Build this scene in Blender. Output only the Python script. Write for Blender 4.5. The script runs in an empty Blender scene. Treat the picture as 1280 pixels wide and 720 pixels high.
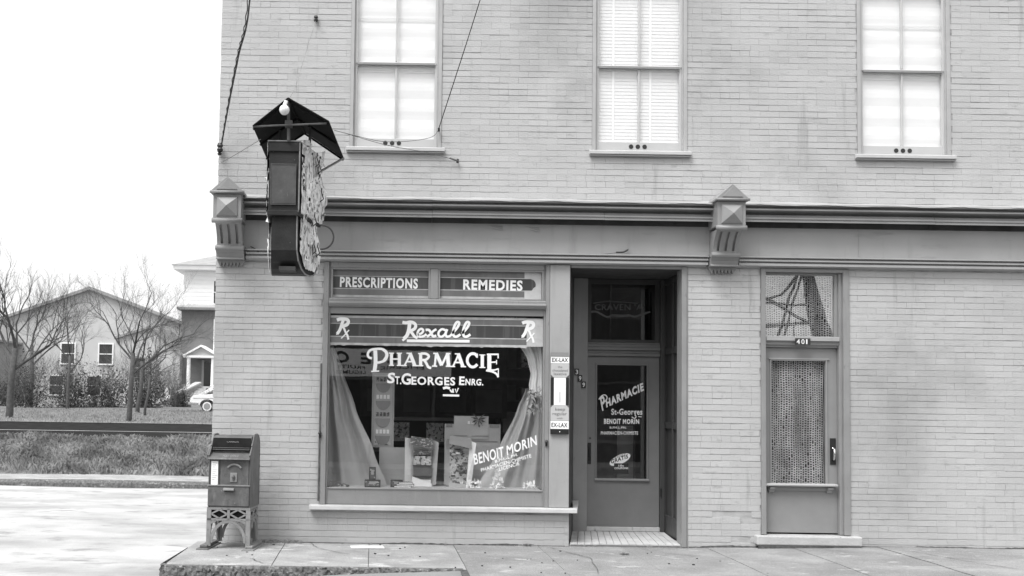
import bpy, math, random
from mathutils import Vector, Matrix
random.seed(7)
SC = bpy.context.scene
C = SC.collection
R = math.radians
PI = math.pi

# ------------------------------------------------------------------ camera
FPX, PPX, PPY, CAMY, CAMZ = 1320.0, 503.808, 432.579, -12.0, 1.65
FWD = Vector((0.00168, 0.99870, 0.05094))
RGT = Vector((0.99989, -0.00243, 0.01456))
UPV = Vector((-0.01466, -0.05091, 0.99860))
cd = bpy.data.cameras.new('camera'); cam = bpy.data.objects.new('camera', cd); C.objects.link(cam)
m = Matrix((( RGT.x, UPV.x, -FWD.x, 0), (RGT.y, UPV.y, -FWD.y, CAMY), (RGT.z, UPV.z, -FWD.z, CAMZ), (0, 0, 0, 1)))
cam.matrix_world = m
cd.sensor_width = 36; cd.lens = FPX / 1280 * 36
cd.shift_x = (640 - PPX) / 1280; cd.shift_y = (PPY - 360) / 1280
cd.clip_start = 0.1; cd.clip_end = 2000
SC.camera = cam

# ------------------------------------------------------------------ world, sun, exposure
SUN_EL, SUN_AZ = 59, -40          # azimuth of the sun measured from -Y (street side) towards -X
w = bpy.data.worlds.new('World'); SC.world = w; w.use_nodes = True
nt = w.node_tree; nt.nodes.clear()
sky = nt.nodes.new('ShaderNodeTexSky'); sky.sky_type = 'NISHITA'; sky.sun_disc = False
sky.sun_elevation = R(SUN_EL); sky.sun_rotation = R(180 + SUN_AZ * -1)
sky.air_density = 2.0; sky.dust_density = 6.0; sky.ozone_density = 1.0
bw = nt.nodes.new('ShaderNodeRGBToBW')
cb = nt.nodes.new('ShaderNodeMixRGB'); cb.inputs[0].default_value = 0.6; cb.inputs[2].default_value = (11, 11, 11, 1)   # overcast veil
bg = nt.nodes.new('ShaderNodeBackground'); bg.inputs[1].default_value = 0.1
out = nt.nodes.new('ShaderNodeOutputWorld')
nt.links.new(sky.outputs[0], bw.inputs[0]); nt.links.new(bw.outputs[0], cb.inputs[1])
nt.links.new(cb.outputs[0], bg.inputs[0]); nt.links.new(bg.outputs[0], out.inputs[0])
sl = bpy.data.lights.new('sun', 'SUN'); sl.energy = 2.3; sl.angle = R(30); sl.color = (1, 1, 1)
so = bpy.data.objects.new('sun', sl); C.objects.link(so)
sd = Vector((math.sin(R(SUN_AZ)) * math.cos(R(SUN_EL)), -math.cos(R(SUN_AZ)) * math.cos(R(SUN_EL)), math.sin(R(SUN_EL))))
so.rotation_euler = sd.to_track_quat('Z', 'Y').to_euler()
SC.view_settings.view_transform = 'Standard'; SC.view_settings.look = 'None'
SC.view_settings.exposure = 0.60; SC.view_settings.gamma = 1
SC.render.engine = 'CYCLES'
SC.cycles.max_bounces = 8; SC.cycles.transparent_max_bounces = 16


def at(x, y, Y=0.0):
    """survey helper: the point on the vertical plane Y = const sighted at photo pixel x, y"""
    v = FWD + RGT * ((x - PPX) / FPX) - UPV * ((y - PPY) / FPX)
    t = (Y - CAMY) / v.y
    return Vector((v.x * t, Y, CAMZ + v.z * t))

# ------------------------------------------------------------------ materials
def mat(name, v, rough=0.7, var=0.12, scale=6.0, bump=0.15, bscale=60.0, metal=0.0, spots=None, spec=0.5, isl=0.0):
    """grey procedural material: two noises vary the tone, a fine one gives relief"""
    ma = bpy.data.materials.new(name); ma.use_nodes = True
    n = ma.node_tree; N = n.nodes; L = n.links; N.clear()
    o = N.new('ShaderNodeOutputMaterial'); b = N.new('ShaderNodeBsdfPrincipled'); L.new(b.outputs[0], o.inputs[0])
    tc = N.new('ShaderNodeNewGeometry'); mp = N.new('ShaderNodeMapping'); L.new(tc.outputs['Position'], mp.inputs[0])
    n1 = N.new('ShaderNodeTexNoise'); n1.inputs['Scale'].default_value = scale; n1.inputs['Detail'].default_value = 6
    L.new(mp.outputs[0], n1.inputs['Vector'])
    r1 = N.new('ShaderNodeMapRange'); r1.inputs[1].default_value = 0.3; r1.inputs[2].default_value = 0.7
    r1.inputs[3].default_value = v * (1 - var); r1.inputs[4].default_value = v * (1 + var)
    L.new(n1.outputs[0], r1.inputs[0])
    cur = r1.outputs[0]
    def blend(cur, fac, val):
        mx = N.new('ShaderNodeMix'); mx.data_type = 'FLOAT'
        L.new(fac, mx.inputs[0]); L.new(cur, mx.inputs[2]); mx.inputs[3].default_value = val
        return mx.outputs[0]
    for sp in (spots or []):        # (scale, lo, hi, value, (sx, sy, sz))
        mq = N.new('ShaderNodeMapping'); L.new(tc.outputs['Position'], mq.inputs[0]); mq.inputs['Scale'].default_value = sp[4]
        mq.inputs['Location'].default_value = (sp[0] * 1.7, 3.1, 5.3)
        n2 = N.new('ShaderNodeTexNoise'); n2.inputs['Scale'].default_value = sp[0]; n2.inputs['Detail'].default_value = 7
        n2.inputs['Roughness'].default_value = 0.62
        L.new(mq.outputs[0], n2.inputs['Vector'])
        r2 = N.new('ShaderNodeMapRange'); r2.inputs[1].default_value = sp[1]; r2.inputs[2].default_value = sp[2]
        L.new(n2.outputs[0], r2.inputs[0]); cur = blend(cur, r2.outputs[0], sp[3])
    if isl:
        ml = N.new('ShaderNodeMath'); ml.operation = 'MULTIPLY'; ir = N.new('ShaderNodeMapRange'); ir.inputs[3].default_value = 1 - isl; ir.inputs[4].default_value = 1 + isl * .6
        oi = N.new('ShaderNodeObjectInfo'); ad = N.new('ShaderNodeMath'); ad.operation = 'ADD'; fr_ = N.new('ShaderNodeMath'); fr_.operation = 'FRACT'
        L.new(tc.outputs['Random Per Island'], ad.inputs[0]); L.new(oi.outputs['Random'], ad.inputs[1]); L.new(ad.outputs[0], fr_.inputs[0])
        L.new(fr_.outputs[0], ir.inputs[0]); L.new(cur, ml.inputs[0]); L.new(ir.outputs[0], ml.inputs[1]); cur = ml.outputs[0]
    cc = N.new('ShaderNodeCombineColor'); L.new(cur, cc.inputs[0]); L.new(cur, cc.inputs[1]); L.new(cur, cc.inputs[2])
    L.new(cc.outputs[0], b.inputs['Base Color'])
    b.inputs['Specular IOR Level'].default_value = spec; b.inputs['Roughness'].default_value = rough; b.inputs['Metallic'].default_value = metal
    if bump:
        n3 = N.new('ShaderNodeTexNoise'); n3.inputs['Scale'].default_value = bscale; n3.inputs['Detail'].default_value = 5
        L.new(mp.outputs[0], n3.inputs['Vector'])
        bp = N.new('ShaderNodeBump'); bp.inputs['Strength'].default_value = bump; bp.inputs['Distance'].default_value = 0.01
        L.new(n3.outputs[0], bp.inputs['Height']); L.new(bp.outputs[0], b.inputs['Normal'])
    return ma

def glass(name, refl=0.10, tint=0.9):
    ma = bpy.data.materials.new(name); ma.use_nodes = True
    n = ma.node_tree; N = n.nodes; L = n.links; N.clear()
    o = N.new('ShaderNodeOutputMaterial'); t = N.new('ShaderNodeBsdfTransparent'); g = N.new('ShaderNodeBsdfGlossy')
    t.inputs[0].default_value = (tint, tint, tint, 1); g.inputs['Roughness'].default_value = 0.0
    g.inputs[0].default_value = (1, 1, 1, 1)
    ge = N.new('ShaderNodeNewGeometry'); dt = N.new('ShaderNodeVectorMath'); dt.operation = 'DOT_PRODUCT'     # Schlick, the same on both faces
    L.new(ge.outputs['Normal'], dt.inputs[0]); L.new(ge.outputs['Incoming'], dt.inputs[1])
    def mth(op, a, b):
        q = N.new('ShaderNodeMath'); q.operation = op
        for k_, v_ in enumerate((a, b)):
            if v_ is None: continue
            if isinstance(v_, (int, float)): q.inputs[k_].default_value = v_
            else: L.new(v_, q.inputs[k_])
        return q.outputs[0]
    fac = mth('ADD', mth('MULTIPLY', mth('POWER', mth('SUBTRACT', 1.0, mth('ABSOLUTE', dt.outputs['Value'], None)), 5.0), .9), refl)
    tc = N.new('ShaderNodeTexCoord'); nz = N.new('ShaderNodeTexNoise'); nz.inputs['Scale'].default_value = 1.3
    L.new(tc.outputs['Object'], nz.inputs['Vector'])
    bp = N.new('ShaderNodeBump'); bp.inputs['Strength'].default_value = 0.05; bp.inputs['Distance'].default_value = 0.02
    L.new(nz.outputs[0], bp.inputs['Height']); L.new(bp.outputs[0], g.inputs['Normal'])
    mx = N.new('ShaderNodeMixShader'); L.new(fac, mx.inputs[0]); L.new(t.outputs[0], mx.inputs[1]); L.new(g.outputs[0], mx.inputs[2])
    L.new(mx.outputs[0], o.inputs[0])
    return ma

M = {}
M['brick'] = mat('painted_brick', .47, .75, .07, 1.3, .45, 55, isl=.022, spots=[(.55, .54, .72, .345, (1, 1, 1)), (7, .60, .72, .37, (1, 1, 2.5)), (2.4, .62, .74, .36, (3.5, 1, .35)), (38, .70, .76, .20, (1, 1, 1)), (24, .74, .76, .62, (1, 1, 1))])
M['mortar'] = mat('painted_mortar_joint', .42, .85, .15, 9, .3, 80, spots=[(2.2, .50, .68, .24, (1, 1, 6))])
M['trim'] = mat('trim_paint', .265, .5, .09, 3, .25, 70, spots=[(30, .68, .76, .14, (1, 1, 1)), (4, .55, .75, .29, (4, 1, .5)), (13, .64, .74, .17, (2.5, 2, .5)), (70, .73, .76, .42, (1, 1, 1))])
M['trim_light'] = mat('light_trim_paint', .37, .55, .07, 3, .25, 70, spots=[(26, .68, .76, .22, (1, 1, 1)), (3, .55, .74, .32, (4, 1, .5)), (60, .73, .76, .55, (1, 1, 1))])
M['frieze'] = mat('frieze_sheet_metal', .38, .45, .07, 2.0, .35, 7, spots=[(5, .58, .76, .29, (.4, 1, 2)), (2, .55, .72, .32, (3, 1, .5)), (60, .72, .76, .22, (1, 1, 1))])
M['cornice'] = mat('cornice_paint', .27, .5, .10, 3, .15, 50, spots=[(12, .66, .76, .17, (.3, 1, 1))])
M['flashing'] = mat('flashing_metal', .36, .5, .12, 6, .2, 40)
M['bracket'] = mat('bracket_paint', .26, .5, .08, 7, .15, 60, spots=[(20, .68, .76, .17, (1, 1, 1))])
M['door'] = mat('shop_door_paint', .19, .45, .06, 5, .12, 70, spots=[(60, .72, .76, .4, (1, 1, 1))])
M['door_side'] = mat('side_door_paint', .255, .45, .05, 6, .10, 80, spots=[(50, .73, .77, .4, (1, 1, 1))])
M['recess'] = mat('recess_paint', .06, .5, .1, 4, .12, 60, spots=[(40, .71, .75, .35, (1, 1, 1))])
M['sash'] = mat('window_sash_paint', .50, .5, .05, 4, .08, 70)
M['sash_dark'] = mat('window_casing_paint', .40, .5, .08, 6, .1, 60, spots=[(30, .68, .74, .2, (1, 1, 1))])
M['sill'] = mat('sill_paint', .50, .6, .07, 7, .2, 50, spots=[(25, .70, .76, .25, (1, 1, 1))])
M['blind'] = mat('white_blind', .82, .7, .03, 3, .0)
M['shade'] = mat('window_shade', .86, .8, .03, 1.5, .06, 3)
M['under_shade'] = mat('painted_under_shade', .06, .9, .3, 6, .2)  # near-black colour holds the shade of undersides: cornice, entry ceiling, sign slot
M['black'] = mat('black_iron', .02, .4, .2, 20, .1)
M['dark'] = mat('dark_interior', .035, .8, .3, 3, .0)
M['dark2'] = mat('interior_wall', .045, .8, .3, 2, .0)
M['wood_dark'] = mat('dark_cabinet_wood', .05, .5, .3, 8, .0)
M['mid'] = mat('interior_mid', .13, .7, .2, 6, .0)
M['white'] = mat('white_paint', .93, .5, .02, 5, .0)
M['letter'] = mat('white_signpaint', .88, .5, .02, 9, .0, spots=[(40, .66, .74, .6, (1, 1, 1))])
M['letter_dim'] = mat('faded_signpaint', .60, .5, .2, 30, .0)
M['letter_dark'] = mat('dark_lettering', .03, .5, .1, 9, .0)
M['paper'] = mat('paper_card', .92, .8, .04, 5, .0)
M['card'] = mat('grey_card', .50, .8, .06, 5, .0)
M['print'] = mat('printed_patterned_card', .52, .7, .2, 20, .0, spots=[(28, .52, .56, .10, (1, 1, 1)), (18, .6, .63, .8, (1, 1, 1))])
M['print_dark'] = mat('dark_printed_card', .10, .6, .3, 20, .0, spots=[(26, .55, .6, .45, (1, 1, 1.5))])
M['curtain'] = mat('grey_satin_drape', .46, .55, .10, 3, .15, 12, spots=[(3, .5, .75, .34, (3, 3, .8))])
M['curtain_white'] = mat('white_drape', .9, .6, .1, 6, .1, 14)
M['film'] = mat('decal_band', .17, .4, .08, 3, .0, spots=[(2.0, .5, .6, .14, (3, 1, .2))])
M['film_dark'] = mat('decal_dark_stripe', .055, .4, .1, 3, .0, spots=[(2.2, .5, .52, .085, (4, 1, .1))])
M['film_line'] = mat('decal_light_line', .45, .5, .2, 12, .0)
M['film_old'] = mat('bleached_decal', .50, .5, .1, 14, .0)
M['glass'] = glass('window_glass', .08, 1.0)
M['glass_side'] = glass('transom_glass', .13, 1.0)
M['glass_door'] = glass('side_door_glass', .05, 1.0)
M['glass_up'] = glass('upper_window_glass', .05, 1.0)
M['lace'] = mat('lace_thread', .50, .9, .15, 9, .0, spots=[(3, .45, .7, .20, (2, 1, .4))])
M['lace_dark'] = mat('grey_lace_thread', .17, .9, .15, 9, .0)
M['mail'] = mat('mailbox_enamel', .105, .5, .2, 7, .2, 60, spots=[(12, .54, .72, .065, (1, 1, 1)), (5, .56, .72, .18, (2, 2, .6)), (30, .66, .72, .24, (1, 1, 1))])
M['mail_dark'] = mat('mailbox_dark_plate', .02, .9, .2, 12, .1, spec=.1)
M['mail_leg'] = mat('mailbox_cast_base', .23, .6, .15, 10, .25, 50, spots=[(18, .62, .7, .15, (1, 1, 1))])
M['sign'] = mat('rusted_sign_sheet', .028, .6, .3, 6, .25, 40, spots=[(3.5, .60, .75, .09, (1, 1, 2)), (35, .70, .74, .3, (1, 1, 1)), (5, .62, .8, .012, (3, 3, 1))], spec=.25)
M['roof_under'] = mat('tarred_sheet', .012, .9, .3, 6, .2, 30, spec=.2)
M['sign_panel'] = mat('sign_end_panel', .065, .5, .3, 7, .2, 40, spots=[(16, .62, .76, .16, (3, 3, .6))])
M['sign_edge'] = mat('sign_edge_trim', .22, .5, .3, 14, .2, 60)
M['peel'] = mat('peeling_white_paint', .78, .8, .2, 9, .8, 24, spots=[(7, .48, .66, .36, (2, 2, .7)), (11, .56, .60, .10, (2, 2, .8)), (24, .60, .63, .04, (1, 1, .6))])
M['steel'] = mat('weathered_steel', .10, .4, .3, 12, .1)
M['porcelain'] = mat('white_porcelain', .8, .25, .05, 3, .0)
M['cable'] = mat('black_cable', .03, .6, .2, 20, .0)
M['wire'] = mat('grey_wire', .10, .5, .2, 20, .0)
M['walk'] = mat('sidewalk_concrete', .31, .9, .12, 2.6, .6, 70, spots=[(1.1, .42, .60, .21, (.8, 1, 1)), (3.5, .56, .66, .24, (1, .8, 1)), (4.5, .60, .66, .42, (.7, 1.2, 1)), (90, .52, .68, .14, (1, 1, 1)), (60, .56, .70, .44, (1.3, 1, 1)), (18, .64, .74, .12, (1, 1, 1)), (1.1, .62, .66, .33, (.4, 2.5, 1))])
M['walk_pale'] = mat('pale_sidewalk_concrete', .37, .9, .10, 2.6, .6, 70, spots=[(2.1, .46, .64, .27, (.9, 1, 1)), (4.2, .56, .62, .50, (.7, 1.2, 1)), (80, .50, .68, .18, (1, 1, 1)), (22, .62, .74, .18, (1, 1, 1))])
M['joint'] = mat('joint_dirt', .09, .95, .4, 20, .3)
M['kerb'] = mat('rough_kerb_stone', .13, .9, .45, 22, 1.0, 45, spots=[(14, .58, .66, .32, (1, 1, 1))])
M['apron'] = mat('worn_gutter_concrete', .24, .9, .15, 2, .5, 60, spots=[(2, .5, .66, .24, (.5, 2, 1)), (40, .68, .73, .15, (1, 1, 1))])
M['street'] = mat('pale_street_surface', .47, .9, .12, .8, .6, 30, spots=[(.7, .42, .64, .30, (.7, 1.2, 1)), (2.6, .54, .68, .26, (.7, 1.2, 1)), (14, .64, .74, .28, (1, 1, 1)), (60, .68, .76, .2, (1, 1, 1))])
M['road'] = mat('worn_road_surface', .10, .9, .2, 2, .4, 30)
M['asphalt'] = mat('dark_asphalt', .03, 1, .3, 3, .4, 30, spec=0.0)
M['stone'] = mat('white_stone_step', .46, .85, .08, 8, .5, 40, spots=[(22, .66, .72, .25, (1, 1, 1))])
M['boards'] = mat('worn_floor_boards', .50, .7, .12, 6, .2, 50, spots=[(8, .6, .72, .3, (3, .6, 1))])
M['grass'] = mat('dry_grass_blades', .24, .8, .5, 1.7, .0)
M['grass_ground'] = mat('grassy_earth', .17, .95, .35, 2.5, .6, 20, spots=[(5, .5, .65, .07, (1, 1, 1))])
M['bush'] = mat('bush_leaves', .05, .8, .5, 3, .0)
M['bark'] = mat('bark', .075, .9, .3, 10, .3)
M['twig'] = mat('twigs', .13, .9, .3, 5, .0)
M['farbrick'] = mat('far_brick', .17, .9, .12, 1.2, .2, 9, spots=[(5, .6, .7, .24, (1, 1, 3))])
M['farwhite'] = mat('far_white_siding', .82, .8, .04, 1, .0)
M['farlight'] = mat('far_stucco', .50, .9, .08, .5, .0)
M['farroof'] = mat('far_roof_shingles', .30, .9, .12, 1.5, .2, 12)
M['farglass'] = mat('far_window_glass', .04, .2, .1, 1, .0)
M['car_paint'] = mat('white_car_enamel', .8, .25, .02, 2, .0)
M['chrome'] = mat('chrome', .6, .15, .05, 4, .0, metal=1.0)
M['tyre'] = mat('tyre_rubber', .03, .7, .1, 8, .0)
M['acrossbrick'] = mat('dark_store_brick', .055, .9, .2, 2, .0)
M['acrosswhite'] = mat('store_sign_board', .92, .7, .06, 2, .0)

# ------------------------------------------------------------------ mesh helpers
class MB:
    def __init__(s): s.v = []; s.f = []
    def q(s, pts):
        k = len(s.v); s.v += [tuple(p) for p in pts]; s.f.append(tuple(range(k, k + len(pts))))
    def box(s, x0, x1, y0, y1, z0, z1, rz=0, piv=None, ch=0.0):
        k = len(s.v)
        P = [(x0, y0, z0), (x1, y0, z0), (x1, y1, z0), (x0, y1, z0), (x0, y0, z1), (x1, y0, z1), (x1, y1, z1), (x0, y1, z1)]
        if rz:
            cx, cy = piv or ((x0 + x1) / 2, (y0 + y1) / 2); c, n = math.cos(rz), math.sin(rz)
            P = [(cx + (x - cx) * c - (y - cy) * n, cy + (x - cx) * n + (y - cy) * c, z) for x, y, z in P]
        s.v += P
        s.f += [tuple(k + i for i in f) for f in ((0, 3, 2, 1), (4, 5, 6, 7), (0, 1, 5, 4), (1, 2, 6, 5), (2, 3, 7, 6), (3, 0, 4, 7))]
    def tube(s, pts, r, n=6, r1=None, cap=True):
        pts = [Vector(p) for p in pts]; m_ = len(pts); k = len(s.v)
        prev = None
        for i, p in enumerate(pts):
            d = (pts[min(i + 1, m_ - 1)] - pts[max(i - 1, 0)]).normalized()
            a = d.orthogonal().normalized() if prev is None else (prev - d * prev.dot(d)).normalized()
            prev = a; b = d.cross(a)
            rr = r if r1 is None else r + (r1 - r) * i / (m_ - 1)
            for j in range(n):
                t = 2 * PI * j / n; s.v.append(tuple(p + (a * math.cos(t) + b * math.sin(t)) * rr))
        for i in range(m_ - 1):
            for j in range(n):
                s.f.append((k + i * n + j, k + i * n + (j + 1) % n, k + (i + 1) * n + (j + 1) % n, k + (i + 1) * n + j))
        if cap:
            s.f.append(tuple(k + j for j in reversed(range(n)))); s.f.append(tuple(k + (m_ - 1) * n + j for j in range(n)))
    def extrude_x(s, prof, x0, x1, cap=True):
        """prof: list of (y, z) outline (closed); extruded along X"""
        k = len(s.v); n = len(prof)
        for x in (x0, x1):
            s.v += [(x, y, z) for y, z in prof]
        for i in range(n):
            j = (i + 1) % n; s.f.append((k + i, k + j, k + n + j, k + n + i))
        if cap: s.f.append(tuple(k + i for i in reversed(range(n)))); s.f.append(tuple(k + n + i for i in range(n)))
    def extrude_y(s, prof, y0, y1):
        """prof: (x, z) outline extruded along Y"""
        k = len(s.v); n = len(prof)
        for y in (y0, y1): s.v += [(x, y, z) for x, z in prof]
        for i in range(n):
            j = (i + 1) % n; s.f.append((k + i, k + j, k + n + j, k + n + i))
        s.f.append(tuple(k + i for i in reversed(range(n)))); s.f.append(tuple(k + n + i for i in range(n)))
    def lathe(s, cx, cy, prof, n=16):
        k = len(s.v)
        for r, z in prof:
            for j in range(n): s.v.append((cx + r * math.cos(2 * PI * j / n), cy + r * math.sin(2 * PI * j / n), z))
        for i in range(len(prof) - 1):
            for j in range(n): s.f.append((k + i * n + j, k + i * n + (j + 1) % n, k + (i + 1) * n + (j + 1) % n, k + (i + 1) * n + j))
    def sphere(s, c, r, n=12, sz=1.0):
        s2 = MB(); s2.lathe(0, 0, [(max(1e-4, r * math.sin(PI * i / 8)), -r * sz * math.cos(PI * i / 8)) for i in range(9)], n)
        k = len(s.v); s.v += [(v[0] + c[0], v[1] + c[1], v[2] + c[2]) for v in s2.v]; s.f += [tuple(i + k for i in f) for f in s2.f]
    def ring_y(s, cx, cy, cz, R_, r, n=24):
        s.tube([(cx + R_ * math.cos(2 * PI * i / n), cy, cz + R_ * math.sin(2 * PI * i / n)) for i in range(n + 1)], r, 6, cap=False)
    def mesh(s, name, mt, smooth=False):
        me = bpy.data.meshes.new(name); me.from_pydata(s.v, [], s.f); me.materials.append(M[mt] if isinstance(mt, str) else mt)
        if smooth: me.polygons.foreach_set('use_smooth', [True] * len(me.polygons))
        me.update(); return me
    def build(s, name, mt, parent=None, smooth=False, bevel=0, **pr):
        o = bpy.data.objects.new(name, s.mesh(name, mt, smooth)); C.objects.link(o)
        if parent: o.parent = parent
        if bevel:
            b = o.modifiers.new('bevel', 'BEVEL'); b.width = bevel; b.segments = 2; b.limit_method = 'ANGLE'
        for k_, v_ in pr.items(): o[k_] = v_
        return o

def bx(name, mt, parent, x0, x1, y0, y1, z0, z1, bevel=0, **pr):
    b = MB(); b.box(x0, x1, y0, y1, z0, z1); return b.build(name, mt, parent, bevel=bevel, **pr)
def empty(name, label=None, cat=None, group=None, loc=(0, 0, 0), parent=None):
    o = bpy.data.objects.new(name, None); C.objects.link(o); o.location = loc; o.empty_display_size = .1
    if parent: o.parent = parent
    if label: tag(o, label, cat, group)
    return o
def tag(o, label, cat, group=None):
    o['label'] = label; o['category'] = cat
    if group: o['group'] = group
    return o

def smooth_pts(pts, n=5):
    """Catmull-Rom through 2-D points"""
    if len(pts) < 3: return pts
    P = [pts[0]] + list(pts) + [pts[-1]]; o = []
    for i in range(1, len(P) - 2):
        a, b, c, d = P[i - 1], P[i], P[i + 1], P[i + 2]
        for k in range(n):
            t = k / n
            o.append(tuple(.5 * ((2 * b[j]) + (-a[j] + c[j]) * t + (2 * a[j] - 5 * b[j] + 4 * c[j] - d[j]) * t * t + (-a[j] + 3 * b[j] - 3 * c[j] + d[j]) * t ** 3) for j in (0, 1)))
    o.append(pts[-1]); return o

def ribbon2(mb, pts, w0, depth, w1=None):
    """flat mitred stroke through 2-D points; returns quads in the (x, z) plane at y = depth"""
    n = len(pts); Lf = []; Rt = []
    for i in range(n):
        a = pts[max(i - 1, 0)]; b = pts[min(i + 1, n - 1)]
        dx, dz = b[0] - a[0], b[1] - a[1]; l = math.hypot(dx, dz) or 1e-6; nx, nz = -dz / l, dx / l
        w_ = (w0 if w1 is None else w0 + (w1 - w0) * i / (n - 1)) / 2
        Lf.append((pts[i][0] + nx * w_, depth, pts[i][1] + nz * w_)); Rt.append((pts[i][0] - nx * w_, depth, pts[i][1] - nz * w_))
    for i in range(n - 1): mb.q([Lf[i], Lf[i + 1], Rt[i + 1], Rt[i]])

def strokes_px(name, mt, parent, strokes, Y, ox, oy, sc):
    """sign-painter strokes traced in enlarged-photo units (ox, oy = origin in photo px, sc = enlargement) laid on the plane Y"""
    mb = MB(); k = 0
    for st in strokes:
        pts, w_ = st[0], st[1]; sm = len(st) < 3 or st[2]
        P = [at(ox + x / sc, oy + y / sc, Y) for x, y in pts]
        P = [(p.x, p.z) for p in P]
        if sm: P = smooth_pts(P)
        k += 1
        mpp = (Y - CAMY) / FPX
        ribbon2(mb, P, w_ / sc * mpp, Y - .0004 * k)
    return mb.build(name, mt, parent)

FONT_CACHE = {}
def text_pts(s, offset):
    key = (s, offset)
    if key in FONT_CACHE: return FONT_CACHE[key]
    cu = bpy.data.curves.new('t', 'FONT'); cu.body = s; cu.offset = offset; cu.space_character = 1.0 + offset * 4; cu.resolution_u = 3
    ob = bpy.data.objects.new('t', cu); C.objects.link(ob)
    dg = bpy.context.evaluated_depsgraph_get(); me = bpy.data.meshes.new_from_object(ob.evaluated_get(dg))
    V = [(v.co.x, v.co.y) for v in me.vertices]; F = [tuple(p.vertices) for p in me.polygons]
    bpy.data.objects.remove(ob); bpy.data.curves.remove(cu); bpy.data.meshes.remove(me)
    x0 = min(v[0] for v in V); x1 = max(v[0] for v in V); y0 = min(v[1] for v in V); y1 = max(v[1] for v in V)
    r = ([((v[0] - x0) / (x1 - x0), (v[1] - y0) / (y1 - y0)) for v in V], F)
    FONT_CACHE[key] = r; return r
def text_fit(name, s, mt, parent, bl, br, tl, Y, offset=0.0, warp=None):
    """lettering fitted to a parallelogram: bl, br, tl = photo px of bottom-left, bottom-right, top-left on plane Y"""
    V, F = text_pts(s, offset)
    A, B, T = at(*bl, Y), at(*br, Y), at(*tl, Y); ux, uz = B - A, T - A
    me = bpy.data.meshes.new(name)
    vs = []
    for u, v in V:
        p = A + ux * u + uz * v
        vs.append((p.x, Y, p.z))
    me.from_pydata(vs, [], F); me.materials.append(M[mt]); me.update()
    o = bpy.data.objects.new(name, me); C.objects.link(o); o.parent = parent
    return o
def text_w(name, s, mt, parent, A, U, V_, offset=0.0):
    """lettering on any plane: A = bottom left corner, U = full width vector, V_ = full height vector"""
    V, F = text_pts(s, offset); A, U, V_ = Vector(A), Vector(U), Vector(V_)
    me = bpy.data.meshes.new(name); me.from_pydata([tuple(A + U * u + V_ * v) for u, v in V], [], F); me.materials.append(M[mt]); me.update()
    o = bpy.data.objects.new(name, me); C.objects.link(o); o.parent = parent; return o

# ================================================================== THE CORNER BUILDING
LX, RX, TOPZ, BZ = -2.13, 9.2, 7.6, 0.0      # left corner, right end, parapet, base
bld = empty('corner_building', 'two storey corner building of grey painted brick with a drugstore at street level', 'building', loc=(0, 0, 0))
WIN = [(-.632, .426), (2.157, 3.253), (5.211, 6.290), (8.02, 9.10)]
WZ0, WZ1 = 4.47, 6.62
OPEN = [(a, b, 4.54, WZ1) for a, b in WIN] + [(-.895, 1.92, .41, 3.25), (1.92, 3.265, -.5, 3.25), (4.092, 5.102, .19, 3.25)]
SKIP = OPEN + [(LX - 1, RX + 1, 3.235, 3.90)]

def wall_sheet(opens, x0, x1, z0, z1, y0, y1):
    """a wall slab with rectangular openings and their reveals"""
    xs = sorted({x0, x1} | {v for o in opens for v in o[:2] if x0 < v < x1}); zs = sorted({z0, z1} | {v for o in opens for v in o[2:] if z0 < v < z1})
    def solid(i, j):
        if i < 0 or j < 0 or i >= len(xs) - 1 or j >= len(zs) - 1: return False
        cx, cz = (xs[i] + xs[i + 1]) / 2, (zs[j] + zs[j + 1]) / 2
        return not any(a < cx < b and c < cz < d for a, b, c, d in opens)
    mb = MB()
    for i in range(len(xs) - 1):
        for j in range(len(zs) - 1):
            if not solid(i, j): continue
            a, b, c, d = xs[i], xs[i + 1], zs[j], zs[j + 1]
            mb.q([(a, y0, c), (b, y0, c), (b, y0, d), (a, y0, d)]); mb.q([(b, y1, c), (a, y1, c), (a, y1, d), (b, y1, d)])
            if not solid(i - 1, j): mb.q([(a, y0, c), (a, y0, d), (a, y1, d), (a, y1, c)])
            if not solid(i + 1, j): mb.q([(b, y0, c), (b, y1, c), (b, y1, d), (b, y0, d)])
            if not solid(i, j - 1): mb.q([(a, y0, c), (a, y1, c), (b, y1, c), (b, y0, c)])
            if not solid(i, j + 1): mb.q([(a, y0, d), (b, y0, d), (b, y1, d), (a, y1, d)])
    return mb

wall = wall_sheet(OPEN, LX + .008, RX, BZ - .1, TOPZ, .0058, .22).build('wall', 'mortar', bld)
CH, BL, GV, GH = .0705, .222, .0058, .0035          # course height, brick pitch, bed joint, head joint
ch = .0030; DP = .007
def brick_geo(mb, x0, x1, z0, z1, y, tilt=0.0, jit=0.0, depth=DP, cc=0):
    j = lambda: random.uniform(-jit, jit)
    k = len(mb.v); c = cc if cc else ch * random.uniform(.4, 1.1); cx = .0004
    mb.v += [(x0, y + depth, z0), (x1, y + depth, z0), (x1, y + depth, z1), (x0, y + depth, z1),
             (x0 + cx, y + tilt, z0 + c + j()), (x1 - cx, y + tilt, z0 + c + j()), (x1 - cx, y - tilt, z1 - c + j()), (x0 + cx, y - tilt, z1 - c + j())]
    mb.f += [(k + 4, k + 5, k + 6, k + 7), (k, k + 1, k + 5, k + 4), (k + 1, k + 2, k + 6, k + 5), (k + 2, k + 3, k + 7, k + 6), (k + 3, k, k + 4, k + 7)]
rest = MB(); full = []
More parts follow.
